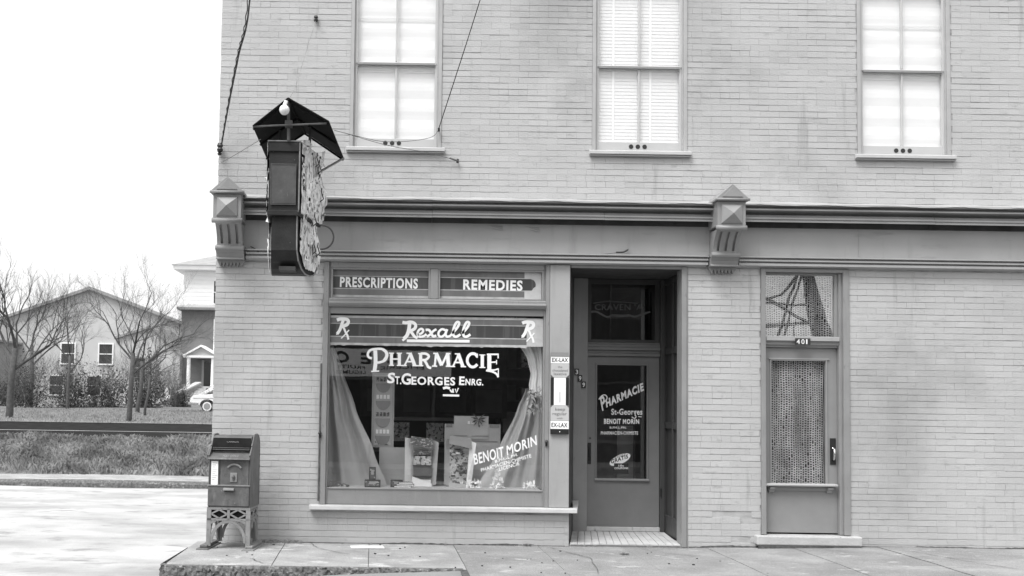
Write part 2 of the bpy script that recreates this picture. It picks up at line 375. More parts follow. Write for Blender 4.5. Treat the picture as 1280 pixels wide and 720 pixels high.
def jopen(x, c_):
    '''how far the bed joint under the paint is open here: runs of open joint between filled ones'''
    f_ = math.sin(x * 2.3 + c_ * 12.9) + .8 * math.sin(x * 5.1 + c_ * 7.7) + .6 * math.sin(x * 11.3 + c_ * 3.1) + .5 * math.sin(c_ * 2.1)
    return .0013 + .0040 * max(0, min(1, .30 + f_ * .40)) ** 1.3
def hgap(): q_ = random.random(); return random.uniform(.0014, .0030) if q_ < .14 else (.0009 if q_ < .5 else .0002)
course = 0; z = .028
while z < TOPZ - .02:
    zc = z + CH / 2
    cuts = [(a, b) for a, b, c, d in SKIP if c - .03 < zc < d + .012 and a > LX - .5 or (a <= LX - .5 and c < zc < d)]
    off = (course % 2) * BL / 2 + random.uniform(-.012, .012)
    iv = [(LX, RX)]
    for a, b in cuts:
        nv = []
        for p, q_ in iv:
            if b <= p or a >= q_: nv.append((p, q_)); continue
            if a > p + .01: nv.append((p, a))
            if b < q_ - .01: nv.append((b, q_))
        iv = nv
    header = course % 7 == 3
    pitch = BL / 2 if header else BL
    for p, q_ in iv:
        n0 = math.floor((p - LX - off) / pitch); x = LX + off + n0 * pitch
        while x < q_:
            a, b = max(x, p), min(x + pitch, q_)
            if b - a > .03:
                yy = random.gauss(0, .0009); gh = hgap()
                is_full = abs(b - a - BL) < .002
                if is_full and z < 3.2: full.append((math.hypot((a + b) / 2, z - 1.65), a + gh / 2, b - gh / 2, z, yy))
                elif is_full: full.append((99, a + gh / 2, b - gh / 2, z, yy))
                else: brick_geo(rest, a + (gh / 2 if a > p else -.0005), b - (gh / 2 if b < q_ else -.0005), z, z + CH - jopen(a, course), yy, random.gauss(0, .0005), .0006, cc=max(.0006, (jopen(a, course) - .0012) * .8))
            x += pitch
    z += CH; course += 1
full.sort(key=lambda t: t[0])
variants = []
for i in range(10):
    b = MB(); brick_geo(b, -.111 + hgap() / 2, .111 - hgap() / 2, 0, CH - random.choice([.0014, .0018, .0026, .0036, .0048]), 0, random.gauss(0, .0005), .0008); variants.append(b.mesh('brick', 'brick'))
for d, a, b_, z, yy in full[:300]:
    o = bpy.data.objects.new('brick', random.choice(variants)); C.objects.link(o); o.parent = wall
    o.location = ((a + b_) / 2, yy, z)
for d, a, b_, z, yy in full[300:]:
    t = random.gauss(0, .0006)
    hole = (z < .45 and 3.3 < a < 4.0 and random.random() < .18)
    brick_geo(rest, a, b_, z, z + CH - jopen(a, round((z - .028) / CH)), yy + (.007 if hole else 0), t, .0006, cc=max(.0006, (jopen(a, round((z - .028) / CH)) - .0012) * .8))
rest.build('brick', 'brick', wall, kind='stuff')
# the side wall along the lane, with its own bricks
sw = MB(); sw.box(LX + .009, LX + .22, .22, 9.0, BZ - .1, TOPZ - .002); side = sw.build('wall', 'mortar', bld)
sb = MB(); z = .028; course = 0
while z < TOPZ - .02:
    y = -.0 + (course % 2) * BL / 2 - BL
    while y < 9:
        a, b = max(y, .012), min(y + BL, 9)
        if b - a > .04:
            k = len(sb.v); xx = LX + random.gauss(0, .0009); a += .002; b -= .002; z0 = z; z1 = z + CH - GV
            sb.v += [(xx + DP, a, z0), (xx + DP, b, z0), (xx + DP, b, z1), (xx + DP, a, z1), (xx, a + ch, z0 + ch), (xx, b - ch, z0 + ch), (xx, b - ch, z1 - ch), (xx, a + ch, z1 - ch)]
            sb.f += [(k + 7, k + 6, k + 5, k + 4), (k + 4, k + 5, k + 1, k), (k + 5, k + 6, k + 2, k + 1), (k + 6, k + 7, k + 3, k + 2), (k + 7, k + 4, k, k + 3)]
        y += BL
    z += CH; course += 1
sb.build('brick', 'brick', side, kind='stuff')
bx('wall', 'mortar', bld, LX + .22, RX, 9.0, 9.2, BZ - .1, TOPZ - .004)
bx('wall', 'mortar', bld, RX, RX + .2, .0, 9.2, BZ - .1, TOPZ - .004)
bx('roof', 'farroof', bld, LX + .22, RX - .002, .222, 8.998, 7.3, 7.42)
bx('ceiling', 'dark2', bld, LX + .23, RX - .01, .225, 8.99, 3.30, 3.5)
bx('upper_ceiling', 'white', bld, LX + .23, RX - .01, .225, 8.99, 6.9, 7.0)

# ------------------------------------------------------------------ upper windows
for i, (a, b) in enumerate(WIN):
    wn = empty('window', parent=bld, loc=(0, 0, 0))
    zs, zt = 4.548, 6.50
    f = MB()    # outer casing with a bead
    f.box(a + .002, a + .042, -.012, .12, zs, WZ1 - .002); f.box(b - .042, b - .002, -.012, .12, zs, WZ1 - .002); f.box(a + .042, b - .042, -.011, .12, zt + .04, WZ1 - .003)
    f.box(a + .042, a + .056, .012, .12, zs, zt + .04); f.box(b - .056, b - .042, .012, .12, zs, zt + .04)
    f.build('casing', 'sash_dark', wn, bevel=.003)
    g0, g1 = a + .080, b - .108 + .024
    mid = (g0 + g1) / 2
    s_ = MB()   # lower sash stands inside, upper sash a little proud
    s_.box(a + .056, g0, .030, .075, zs, 5.53); s_.box(g1, b - .056, .030, .075, zs, 5.53)
    s_.box(g0, g1, .031, .075, zs, 4.655); s_.box(g0, g1, .031, .075, 5.500, 5.53); s_.box(mid - .010, mid + .010, .033, .070, 4.655, 5.500)
    s_.build('lower_sash', 'sash', wn, bevel=.003)
    s_ = MB()
    s_.box(a + .056, g0, .020, .028, 5.532, zt + .04); s_.box(g1, b - .056, .020, .028, 5.532, zt + .04)
    s_.box(g0, g1, .021, .060, 6.46, zt + .04); s_.box(mid - .010, mid + .010, .024, .06, 5.560, 6.46)
    s_.box(g0, g1, .030, .06, 5.532, 5.548)
    s_.build('upper_sash', 'sash', wn, bevel=.003)
    bx('meeting_rail', 'trim', wn, g0, g1, .008, .03, 5.512, 5.536)
    for (u0, u1) in ((g0, mid - .010), (mid + .010, g1)):
        for (v0, v1) in ((4.655, 5.500), (5.56, 6.46)):
            bx('pane', 'glass_up', wn, u0, u1, .048, .051, v0, v1)
    if i != 2 or True:
        if i < 3:
            for k in range(3):
                h = MB(); cx = (-.140, 2.692, 5.75)[i] + (k - 1) * .078; cz = 4.603
                h.extrude_y([(cx + .026 * math.cos(2 * PI * t / 16), cz + .026 * math.sin(2 * PI * t / 16)) for t in range(16)], .0275, .0305)
                h.build('vent_hole', 'black', wn)
    bl = MB()
    if i in (0, 2, 3):   # a drawn white shade with slight waves
        n = 40
        for k in range(n):
            za, zb = 4.6 + k * 1.95 / n, 4.6 + (k + 1) * 1.95 / n
            ya, yb = .085 + .004 * math.sin(k * 1.3), .085 + .004 * math.sin((k + 1) * 1.3)
            bl.q([(g0 - .03, ya, za), (g1 + .03, ya, za), (g1 + .03, yb, zb), (g0 - .03, yb, zb)])
        bl.build('roller_shade', 'shade', wn)
        bb = MB()
        for z in (5.44, 5.465, 6.05, 6.08):
            bb.box(g0 - .02, g1 + .02, .073, .077, z, z + .008)
        bb.build('shade_hem', 'blind', wn)
    else:
        zz = 4.58
        while zz < 6.6:
            bl.q([(g0 - .03, .082, zz), (g1 + .03, .082, zz), (g1 + .03, .0855, zz + .044), (g0 - .03, .0855, zz + .044)]); zz += .040
        bl.build('blind_slats', 'blind', wn, kind='stuff')
        t = MB(); t.box(mid + .13, mid + .155, .078, .081, 4.6, 6.6); t.box(mid - .30, mid - .275, .078, .081, 4.6, 6.6); t.build('blind_tape', 'white', wn)
    bx('backing_shade', 'shade', wn, a + .01, b - .01, .19, .20, 4.56, 6.6)
    s = MB(); s.extrude_x([(.0, 4.552), (-.055, 4.535), (-.055, 4.497), (.0, 4.490)], a - .032, b + .040); s.build('sill', 'sill', wn, bevel=.004)
    bx('sill_underside', 'trim', wn, a - .025, b + .033, -.045, -.002, 4.478, 4.4895)

# ------------------------------------------------------------------ cornice, frieze, lower moulding
bx('frieze', 'frieze', bld, LX + .12, RX, -.033, .004, 3.30, 3.80)
fj = empty('frieze_seams', parent=bld)
sm = MB()
for x in (.35, 2.27, 5.2, 7.1): sm.box(x, x + .010, -.0385, -.035, 3.33, 3.66)
sm.build('seam', 'frieze', fj)
dd = MB()
for (px, py, w_, h_) in ((617, 285, .10, .05), (664, 287, .09, .05)):      # torn, bent patches in the frieze tin
    p = at(px, py, -.04); dd.v += [(p.x - w_ * .6, -.037, p.z + h_ * .6), (p.x + w_, -.037, p.z + h_ * .5), (p.x + w_ * 1.0, -.06, p.z - h_ * .5), (p.x - w_ * .1, -.041, p.z - h_ * .1)]
    k = len(dd.v); dd.f.append((k - 4, k - 1, k - 2, k - 3))
dd.build('bent_flap', 'frieze', fj)
crown = [(0, 3.935), (-.235, 3.900), (-.262, 3.893), (-.262, 3.880), (-.205, 3.877), (-.205, 3.856), (-.252, 3.850), (-.252, 3.834), (-.205, 3.832),
         (-.150, 3.822), (-.128, 3.806), (-.125, 3.772), (-.165, 3.766), (-.212, 3.760), (-.212, 3.742), (-.200, 3.738), (-.200, 3.728), (-.205, 3.724), (-.205, 3.708), (-.188, 3.712), (-.180, 3.790), (-.034, 3.792), (-.034, 3.69), (0, 3.68)]
x_cuts = [LX + .32, .33, 2.27, 3.488]
for n_, (p, q_) in enumerate([(-1.80, .33), (.33, 2.27), (2.27, 3.488), (3.79, 6.0), (6.0, RX)]):
    dz = random.uniform(-.003, .003)
    c_ = MB(); c_.extrude_x([(y_, z_ + dz) for y_, z_ in crown], p, q_ - .002); c_.build('cornice', 'cornice', bld)
    bx('soffit_shade', 'under_shade', bld, p, q_ - .003, -.179, -.0345, 3.755, 3.785); bx('soffit_shade', 'under_shade', bld, p, q_ - .003, -.050, -.0345, 3.672, 3.7545)  # board and strip coloured near black: shadow under the cornice painted in
# pale wavy flashing over the cornice
fl = MB(); N_ = 220; prev = None
for i in range(N_ + 1):
    x = -1.80 + (RX + 1.80) * i / N_
    zt = 3.953 + .004 * math.sin(x * 1.9) + .003 * math.sin(x * 7 + 1) + random.uniform(-.001, .001)
    row = [(x, -.004, zt + .022), (x, -.06, zt - .006), (x, -.275, 3.905 + .003 * math.sin(x * 5)), (x, -.278, 3.890 + .005 * math.sin(x * 8.3) + random.uniform(-.002, .002))]
    if prev:
        for a_, b_ in ((0, 1), (1, 2), (2, 3)): fl.q([prev[a_], prev[b_], row[b_], row[a_]])
    prev = row
fl.build('flashing', 'flashing', bld)
low = [(0, 3.345), (-.050, 3.340), (-.112, 3.333), (-.112, 3.320), (-.070, 3.317), (-.070, 3.302), (-.098, 3.298), (-.098, 3.280), (-.058, 3.277), (-.058, 3.262), (-.086, 3.258), (-.086, 3.232), (-.030, 3.228), (0, 3.215)]
for n_, (p, q_) in enumerate([(LX + .35, 1.2), (1.2, 3.47), (3.82, RX)]):
    c_ = MB(); c_.extrude_x(low, p, q_ - .002); c_.build('lower_moulding', 'trim_light', bld)

def bracket(cx, name='cornice_bracket'):
    """console: gabled cap, block with a diamond boss, fluted scroll, roll, toothed drop"""
    e = empty(name, parent=bld)
    h = .160
    b = MB()
    b.extrude_y([(cx - h - .025, 3.905), (cx + h + .025, 3.905), (cx + h + .022, 3.93), (cx + .02, 4.075), (cx, 4.09), (cx - .02, 4.075), (cx - h - .022, 3.93)], -.435, -.0)
    b.build('gable_cap', 'bracket', e, bevel=.004)
    g = MB(); g.extrude_y([(cx - h + .045, 3.945), (cx + h - .045, 3.945), (cx, 4.060)], -.444, -.4345); g.build('gable_panel', 'bracket', e, bevel=.003)
    rl = MB(); rl.tube([(cx - h - .03, -.432, 3.918), (cx + h + .03, -.432, 3.918)], .016, 8); rl.tube([(cx + h + .012, -.43, 3.918), (cx + h + .012, -.02, 3.918)], .014, 8); rl.tube([(cx - h - .012, -.43, 3.918), (cx - h - .012, -.02, 3.918)], .014, 8)
    rl.build('cap_roll', 'bracket', e, smooth=True)
    b = MB(); b.box(cx - h + .004, cx + h - .004, -.40, -.0, 3.63, 3.904); b.build('block', 'bracket', e, bevel=.006)
    p = MB(); x0, x1, z0, z1 = cx - .118, cx + .118, 3.652, 3.868; k = 0
    p.v += [(x0, -.402, z0), (x1, -.402, z0), (x1, -.402, z1), (x0, -.402, z1), (x0 + .006, -.414, z0 + .006), (x1 - .006, -.414, z0 + .006), (x1 - .006, -.414, z1 - .006), (x0 + .006, -.414, z1 - .006), (cx, -.475, (z0 + z1) / 2)]
    p.f += [(0, 1, 5, 4), (1, 2, 6, 5), (2, 3, 7, 6), (3, 0, 4, 7), (4, 5, 8), (5, 6, 8), (6, 7, 8), (7, 4, 8)]
    p.build('diamond_boss', 'bracket', e)
    r_ = MB(); r_.tube([(cx - h - .008, -.385, 3.608), (cx + h + .008, -.385, 3.608)], .030, 10); r_.build('block_roll', 'bracket', e, smooth=True)
    # scroll, concave front, with three flutes cut in
    N_ = 10; prof = []
    for i in range(N_ + 1):
        t = i / N_; prof.append((-.345 + .175 * math.sin(t * PI / 2) ** .8, 3.60 - .245 * t))
    fl_ = []
    hw = h - .018
    xs = [cx - hw, cx - .100, cx - .072, cx - .014, cx + .014, cx + .072, cx + .100, cx + hw]
    s = MB()
    for si in range(7):
        rec = .030 if si in (1, 3, 5) else 0
        for i in range(N_):
            inn = rec if 0 < i < N_ - 1 else 0
            y0_, z0_ = prof[i]; y1_, z1_ = prof[i + 1]
            s.q([(xs[si], y0_ + inn, z0_), (xs[si + 1], y0_ + inn, z0_), (xs[si + 1], y1_ + inn, z1_), (xs[si], y1_ + inn, z1_)])
            if rec and inn:
                for xx in (xs[si], xs[si + 1]): s.q([(xx, y0_, z0_), (xx, y0_ + inn, z0_), (xx, y1_ + inn, z1_), (xx, y1_, z1_)])
    for xx in (cx - hw, cx + hw):
        s.f.append(tuple(range(len(s.v), len(s.v) + N_ + 3))); s.v += [(xx, y_, z_) for y_, z_ in prof] + [(xx, 0, 3.355), (xx, 0, 3.60)]
    s.build('scroll', 'bracket', e)
    r_ = MB(); r_.tube([(cx - h, -.165, 3.335), (cx + h, -.165, 3.335)], .030, 10); r_.box(cx - h + .002, cx + h - .002, -.15, 0, 3.315, 3.354); r_.build('lower_roll', 'bracket', e, smooth=False)
    r_ = MB(); r_.extrude_x([(0, 3.315), (-.175, 3.305), (-.135, 3.275), (-.125, 3.235), (-.145, 3.222), (-.145, 3.212), (0, 3.212)], cx - h + .004, cx + h - .004); r_.build('lower_block', 'bracket', e)
    t = MB(); hw = h - .01; zt, zm, zb = 3.211, 3.185, 3.135
    pts = [(cx - hw - .01, zt)]
    nT = 6; st = 2 * (hw - .03) / nT
    pts += [(cx - hw, zm), (cx - hw + .03, zb)]
    for i in range(nT):
        xa = cx - hw + .03 + i * st
        pts += [(xa + st * .45, zb + .05), (xa + st, zb + .002)]
    pts += [(cx + hw, zm), (cx + hw + .01, zt)]
    # build tooth row from strips so that concave outline stays valid
    for (xa, za), (xb, zb_) in zip(pts[:-1], pts[1:]):
        if abs(xb - xa) < 1e-6: continue
        for y_ in (-.062,):
            t.q([(xa, y_, za), (xb, y_, zb_), (xb, y_, zt + .001), (xa, y_, zt + .001)])
        t.q([(xa, -.062, za), (xa, -.004, za), (xb, -.004, zb_), (xb, -.062, zb_)])
    t.build('toothed_drop', 'bracket', e)
for cx in (-1.950, 3.640, 9.05): bracket(cx)

# ------------------------------------------------------------------ drugstore front
sf = empty('shop_window', parent=bld)
FR = []
f = MB()
f.box(-.893, -.835, -.022, .14, .462, 3.212)                     # left post
f.box(-.835, -.815, .004, .14, .462, 3.212)
f.box(1.640, 1.684, -.022, .14, .462, 3.212)                     # right post
f.box(1.620, 1.640, .004, .14, .462, 3.212)
f.box(-.815, 1.620, .010, .14, .462, .640)                       # bottom rail
f.box(-.815, 1.620, -.002, .02, .636, .652)
f.box(-.815, 1.620, .008, .14, 2.625, 2.700)                     # top rail of the big light
f.box(-.815, 1.620, -.006, .14, 3.150, 3.212)
f.build('frame', 'trim', sf, bevel=.004)
f = MB(); f.extrude_x([(.10, 2.800), (-.012, 2.800), (-.018, 2.790), (-.018, 2.765), (-.050, 2.757), (-.055, 2.742), (-.040, 2.722), (-.02, 2.712), (-.02, 2.702), (.10, 2.702)], -.832, 1.638); f.build('transom_beam', 'trim', sf)
f = MB(); f.box(.322, .412, -.015, .10, 2.802, 3.148); f.build('mullion', 'trim', sf, bevel=.008)
f = MB()
for (p, q_) in ((-.868 + .055, .322), (.412, 1.618)):
    f.box(p, p + .022, -.004, .06, 2.802, 3.148); f.box(q_ - .022, q_, -.004, .06, 2.802, 3.148); f.box(p + .022, q_ - .022, -.0035, .06, 3.130, 3.148); f.box(p + .022, q_ - .022, -.0035, .06, 2.802, 2.815)
f.build('transom_bead', 'trim', sf, bevel=.003)
bx('pane', 'glass', sf, -.814, 1.619, .040, .046, .653, 2.624)
bx('transom_pane', 'glass', sf, -.79, .30, .044, .049, 2.816, 3.129)
bx('transom_pane', 'glass', sf, .435, 1.595, .044, .049, 2.816, 3.129)
f = MB(); f.extrude_x([(.0, .462), (-.085, .452), (-.09, .408), (-.012, .405)], -1.008, 2.0); f.build('sill', 'sill', sf, bevel=.005)
bx('pilaster', 'trim_light', bld, 1.686, 1.914, -.028, .30, .463, 3.212, bevel=.004)
# sill return into the entry
s = MB(); s.v = [(1.96, -.084, .452), (2.0, -.084, .452), (2.18, .9, .462), (2.10, .9, .462), (1.96, -.084, .41), (2.0, -.084, .41), (2.18, .9, .41), (2.10, .9, .41)]; s.f = [(0, 1, 2, 3), (4, 7, 6, 5), (0, 4, 5, 1), (1, 5, 6, 2), (3, 2, 6, 7)]; s.build('sill', 'sill', sf)
# thin pipe beside the left post with its clips, and a catch on the right post
f = MB(); f.tube([(-.912, -.02, .50), (-.906, -.02, 2.05)], .010, 6); f.build('conduit', 'steel', sf)
for (x, z) in ((-.905, 1.26), (1.655, 1.20)):
    f = MB(); f.sphere((x, -.045, z), .019, 8); f.box(x - .012, x + .012, -.04, -.02, z - .05, z + .02); f.build('catch', 'black', sf)

# ---- decals and sign-painted lettering on the glass (flat print, a hair proud of the pane)
YD = .036
def zl(y): return at(470, 325 + y / 6.26, YD).z
def band(name, mt, x0, x1, ya, yb, Y=YD, ragged=0.0):
    mb = MB(); za, zb = zl(ya), zl(yb); n = max(1, int((x1 - x0) / .03)) if ragged else 1
    prev = None
    for i in range(n + 1):
        x = x0 + (x1 - x0) * i / n; row = ((x, Y, za), (x, Y, zb - (random.random() ** 3) * ragged))
        if prev: mb.q([prev[1], row[1], row[0], prev[0]])
        prev = row
    return mb.build(name, mt, sf)
def decal(x0, x1, lv, xr=None):
    xr = xr or x1
    band('decal_band', 'film', x0, x1, lv[1], lv[7]); band('decal_stripe', 'film_dark', x0, xr, lv[3], lv[4], YD - .0010)
    band('decal_edge', 'film_line', x0, x1, lv[0], lv[1] + .0); band('decal_edge', 'film_line', x0, x1, lv[2], lv[3] - .5, YD - .0010); band('decal_edge', 'film_line', x0, x1, lv[4] + .5, lv[5], YD - .0010)
    band('decal_edge', 'film_line', x0, x1, lv[7], lv[8], YD, .012)
decal(-.812, 1.43, (437, 455, 497, 503, 597, 605, 605, 650, 668))
band('bleached_decal', 'film_old', 1.43, 1.617, 440, 660)
band('decal_edge', 'film_line', 1.43, 1.617, 499, 504, YD - .0010); band('decal_edge', 'film_line', 1.43, 1.617, 597, 602, YD - .0010)
decal(-.788, .298, (66, 80, 126, 132, 222, 229, 229, 276, 294))
TL_ = (66, 80, 126, 132, 222, 229, 229, 276, 294)
decal(.437, 1.40, TL_, 1.47)
band('bleached_decal', 'film_old', 1.40, 1.593, 66, 290)
mb = MB()    # torn edge of the dark stripe
for i in range(9):
    t0, t1 = i / 9, (i + 1) / 9; za, zb = zl(132), zl(222)
    e0 = 1.475 + .055 * math.sin(t0 * 3.1) ** .5 * (1 if t0 < .75 else .6); e1 = 1.475 + .055 * abs(math.sin(t1 * 3.1)) ** .5 * (1 if t1 < .75 else .6)
    mb.q([(1.40, YD - .0012, za + (zb - za) * t0), (e0, YD - .0012, za + (zb - za) * t0), (e1, YD - .0012, za + (zb - za) * t1), (1.40, YD - .0012, za + (zb - za) * t1)])
mb.build('decal_stripe', 'film_dark', sf)
YL = YD - .0025
Z7 = lambda x, y: (400 + x / 6.26, 325 + y / 6.26)
Z8 = lambda x, y: (540 + x / 6.26, 325 + y / 6.26)
text_fit('lettering', 'PRESCRIPTIONS', 'letter', sf, Z7(155, 212), Z7(765, 226), Z7(157, 130), YL, .035)
text_fit('lettering', 'REMEDIES', 'letter', sf, Z8(243, 233), Z8(708, 243), Z8(245, 150), YL, .035)

def rx_logo(ox, oy, big):
    S = [([(8, 22), (30, 14), (60, 12), (95, 18), (104, 38), (92, 60), (66, 70), (48, 70)], 21),      # flag and bowl
         ([(62, 20), (48, 60), (32, 105), (10, 138)], 19),                                            # stem
         ([(50, 72), (68, 92), (78, 118), (96, 150), (104, 186)], 13),                                # leg
         ([(110, 105), (88, 130), (62, 158), (44, 176)], 8), ([(2, 142), (22, 136)], 7, False)]
    strokes_px('pharmacy_symbol', 'letter', sf, [([(x * .93 + ox, y * .93 + oy) for x, y in s_[0]], s_[1] * 1.25) + tuple(s_[2:]) for s_ in S], YL, 400 if big == 0 else 540, 325, 6.26)
rx_logo(125, 450, 0); rx_logo(698, 474, 1)
# script brand lettering, traced at 4x from (390, 320)
S = []
S.append(([(452, 331), (470, 334), (490, 330), (508, 334), (518, 346), (514, 362), (498, 372), (484, 374)], 12))   # R flag + bowl
S.append(([(488, 336), (484, 370), (474, 398), (458, 414)], 14))
S.append(([(488, 374), (502, 388), (512, 402), (528, 410)], 11))
S.append(([(452, 423), (470, 409)], 9, False))
S.append(([(474, 424), (788, 426)], 11, False))                                                                    # underline
S.append(([(528, 394), (548, 386), (556, 372), (546, 364), (532, 374), (528, 392), (538, 404), (560, 400), (572, 390)], 9))    # e
S.append(([(568, 370), (584, 370), (596, 386), (606, 402), (622, 398)], 10))                                      # x
S.append(([(622, 366), (606, 376), (592, 392), (574, 404)], 9))
S.append(([(668, 372), (650, 366), (634, 380), (634, 398), (648, 404), (664, 392), (674, 370)], 9))              # a
S.append(([(676, 366), (668, 390), (674, 403), (690, 400), (702, 388)], 9))
for k in (0, 50):                                                                                                 # l l
    S.append(([(700 + k, 388), (726 + k, 358), (736 + k, 336), (726 + k, 330), (714 + k, 346), (706 + k, 376), (708 + k, 398), (722 + k, 404), (742 + k, 392)], 10))
strokes_px('script_lettering', 'letter', sf, [(s_[0], s_[1] * 1.3) + tuple(s_[2:]) for s_ in S], YL, 390, 320, 4)

# serif capitals of the main line; unit glyphs (x, y up) scaled into photo px (4x, origin 390,320)
def GL(ch_):
    H_, T_ = .24, .11
    sr = lambda x, y, w_=.2: ([(x - w_, y), (x + w_, y)], .09, False)
    G = {'H': [([(.2, 0), (.2, 1)], H_, 0), ([(.8, 0), (.8, 1)], H_, 0), ([(.2, .52), (.8, .52)], T_, 0), sr(.2, .04), sr(.2, .96), sr(.8, .04), sr(.8, .96)],
         'A': [([(.12, .02), (.34, .5), (.5, 1)], T_ * 1.1, 1), ([(.48, 1), (.80, .02)], H_, 0), ([(.2, .34), (.72, .34)], T_, 0), sr(.12, .04, .16), sr(.82, .04, .18), sr(.40, .97, .14)],
         'R': [([(.2, 0), (.2, 1)], H_, 0), ([(.2, .95), (.6, .95), (.82, .75), (.6, .5), (.3, .48)], T_ * 1.7, 1), ([(.45, .48), (.62, .25), (.78, -.05), (1.0, -.12)], H_ * .8, 1), sr(.2, .04), sr(.14, .96, .14)],
         'M': [([(.12, 0), (.2, 1)], T_ * 1.2, 0), ([(.2, 1), (.5, .1)], H_ * .9, 0), ([(.5, .1), (.82, 1)], T_ * 1.2, 0), ([(.82, 1), (.88, 0)], H_ * .95, 0), sr(.12, .04, .14), sr(.88, .04, .16), sr(.16, .97, .12), sr(.86, .97, .12)],
         'C': [([(.86, .78), (.7, .95), (.4, .95), (.16, .7), (.14, .35), (.36, .06), (.66, .04), (.88, .22)], H_ * .85, 1), ([(.86, .68), (.87, .98)], T_, 0)],
         'I': [([(.5, 0), (.5, 1)], H_ * 1.25, 0), sr(.5, .04, .4), sr(.5, .96, .4)]}
    return G[ch_]
def put(glyph, x0, y0, w_, h_, sl=0):
    out_ = []
    for st in GL(glyph):
        sm = bool(st[2])
        out_.append(([(x0 + px * w_, y0 - py * h_ + sl * px * w_) for px, py in st[0]], st[1] * (w_ * .5 + h_ * .5), sm))
    return out_
S = []
S += [([(316, 472), (318, 530), (312, 576)], 19, True), ([(300, 512), (284, 506), (279, 490), (290, 472), (318, 465), (352, 466), (372, 480), (376, 500), (364, 522), (336, 532), (322, 532)], 12), ([(352, 468), (368, 482), (370, 502), (356, 524)], 10), ([(296, 577), (336, 575)], 7, False)]
for g, x0, w_, yb, h_ in (('H', 384, 66, 549, 66), ('A', 452, 78, 550, 66), ('R', 530, 66, 551, 66), ('M', 602, 92, 553, 68), ('A', 694, 76, 555, 68), ('C', 768, 66, 556, 70), ('I', 832, 38, 560, 68)):
    S += put(g, x0, yb, w_, h_, .015)
S += [([(886, 488), (886, 574)], 20, False), ([(874, 492), (932, 492)], 8, False), ([(930, 488), (930, 512)], 6, False), ([(888, 532), (922, 530)], 7, False), ([(922, 520), (922, 542)], 5, False), ([(870, 572), (900, 578), (922, 590), (931, 606)], 10), ([(931, 562), (931, 604)], 5, False), ([(884, 570), (912, 570), (930, 564)], 7)]
strokes_px('serif_lettering', 'letter', sf, S, YL - .004, 390, 320, 4)
Z5 = lambda x, y: (390 + x / 4, 320 + y / 4)
Z6 = lambda x, y: (390 + x / 4, 480 + y / 4)
for s_, bl_, br_, tl_, of in (('S', (374, 637), (412, 637), (380, 583), .03), ('T.', (415, 641), (447, 642), (415, 601), .03), ('G', (446, 643), (494, 644), (448, 585), .03), ('EORGES', (497, 644), (716, 648), (497, 602), .03),
                             ('E', (735, 645), (762, 646), (737, 602), .03), ('NRG.', (766, 646), (856, 648), (768, 613), .03)):
    text_fit('lettering', s_, 'letter', sf, Z5(*bl_), Z5(*br_), Z5(*tl_), YL, of)
# little drawn device under the name
strokes_px('painted_device', 'letter', sf, [([(655, 662), (672, 658), (690, 662)], 12), ([(690, 668), (700, 682)], 8, False), ([(704, 664), (706, 684)], 8, False), ([(716, 664), (722, 684), (732, 660)], 6, False), ([(654, 696), (736, 698)], 10, False)], YL, 390, 320, 4)
text_fit('lettering', 'BENOIT', 'letter', sf, Z6(812, 405), Z6(962, 366), Z6(806, 350), YL, .02)
text_fit('lettering', 'MORIN', 'letter', sf, Z6(976, 358), Z6(1125, 305), Z6(972, 308), YL, .02)
text_fit('lettering', 'B.PH.-L.PH.', 'letter', sf, Z6(916, 395), Z6(1030, 359), Z6(914, 381), YL, .02)
text_fit('lettering', 'PHARMACIEN-CHIMISTE', 'letter', sf, Z6(846, 440), Z6(1098, 367), Z6(843, 422), YL, .015)
text_fit('lettering', 'LICENCIE', 'letter', sf, Z6(937, 436), Z6(1038, 405), Z6(934, 418), YL, .02)

# ------------------------------------------------------------------ shop interior
rm = empty('shop_room', parent=bld)
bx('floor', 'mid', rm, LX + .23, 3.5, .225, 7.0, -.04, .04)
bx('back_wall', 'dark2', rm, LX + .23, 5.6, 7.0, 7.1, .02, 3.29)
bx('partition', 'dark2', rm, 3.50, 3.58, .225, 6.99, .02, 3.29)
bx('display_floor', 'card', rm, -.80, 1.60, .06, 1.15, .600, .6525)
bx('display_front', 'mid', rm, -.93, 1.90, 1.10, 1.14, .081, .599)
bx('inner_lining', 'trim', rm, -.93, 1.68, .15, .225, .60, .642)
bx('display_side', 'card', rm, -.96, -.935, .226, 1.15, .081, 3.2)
# ------------------------------------------------------------------ entry: door 399
en = empty('shop_entry', parent=bld)
s = MB(); s.v = [(1.926, .02, .04), (2.112, .925, .04), (2.112, .925, 3.18), (1.926, .02, 3.18), (1.905, .32, .04), (2.08, 1.06, .04), (2.08, 1.06, 3.18), (1.905, .32, 3.18)]
s.f = [(0, 1, 2, 3), (7, 6, 5, 4), (0, 3, 7, 4), (3, 2, 6, 7), (1, 5, 6, 2)]; s.build('entry_side', 'recess', en)
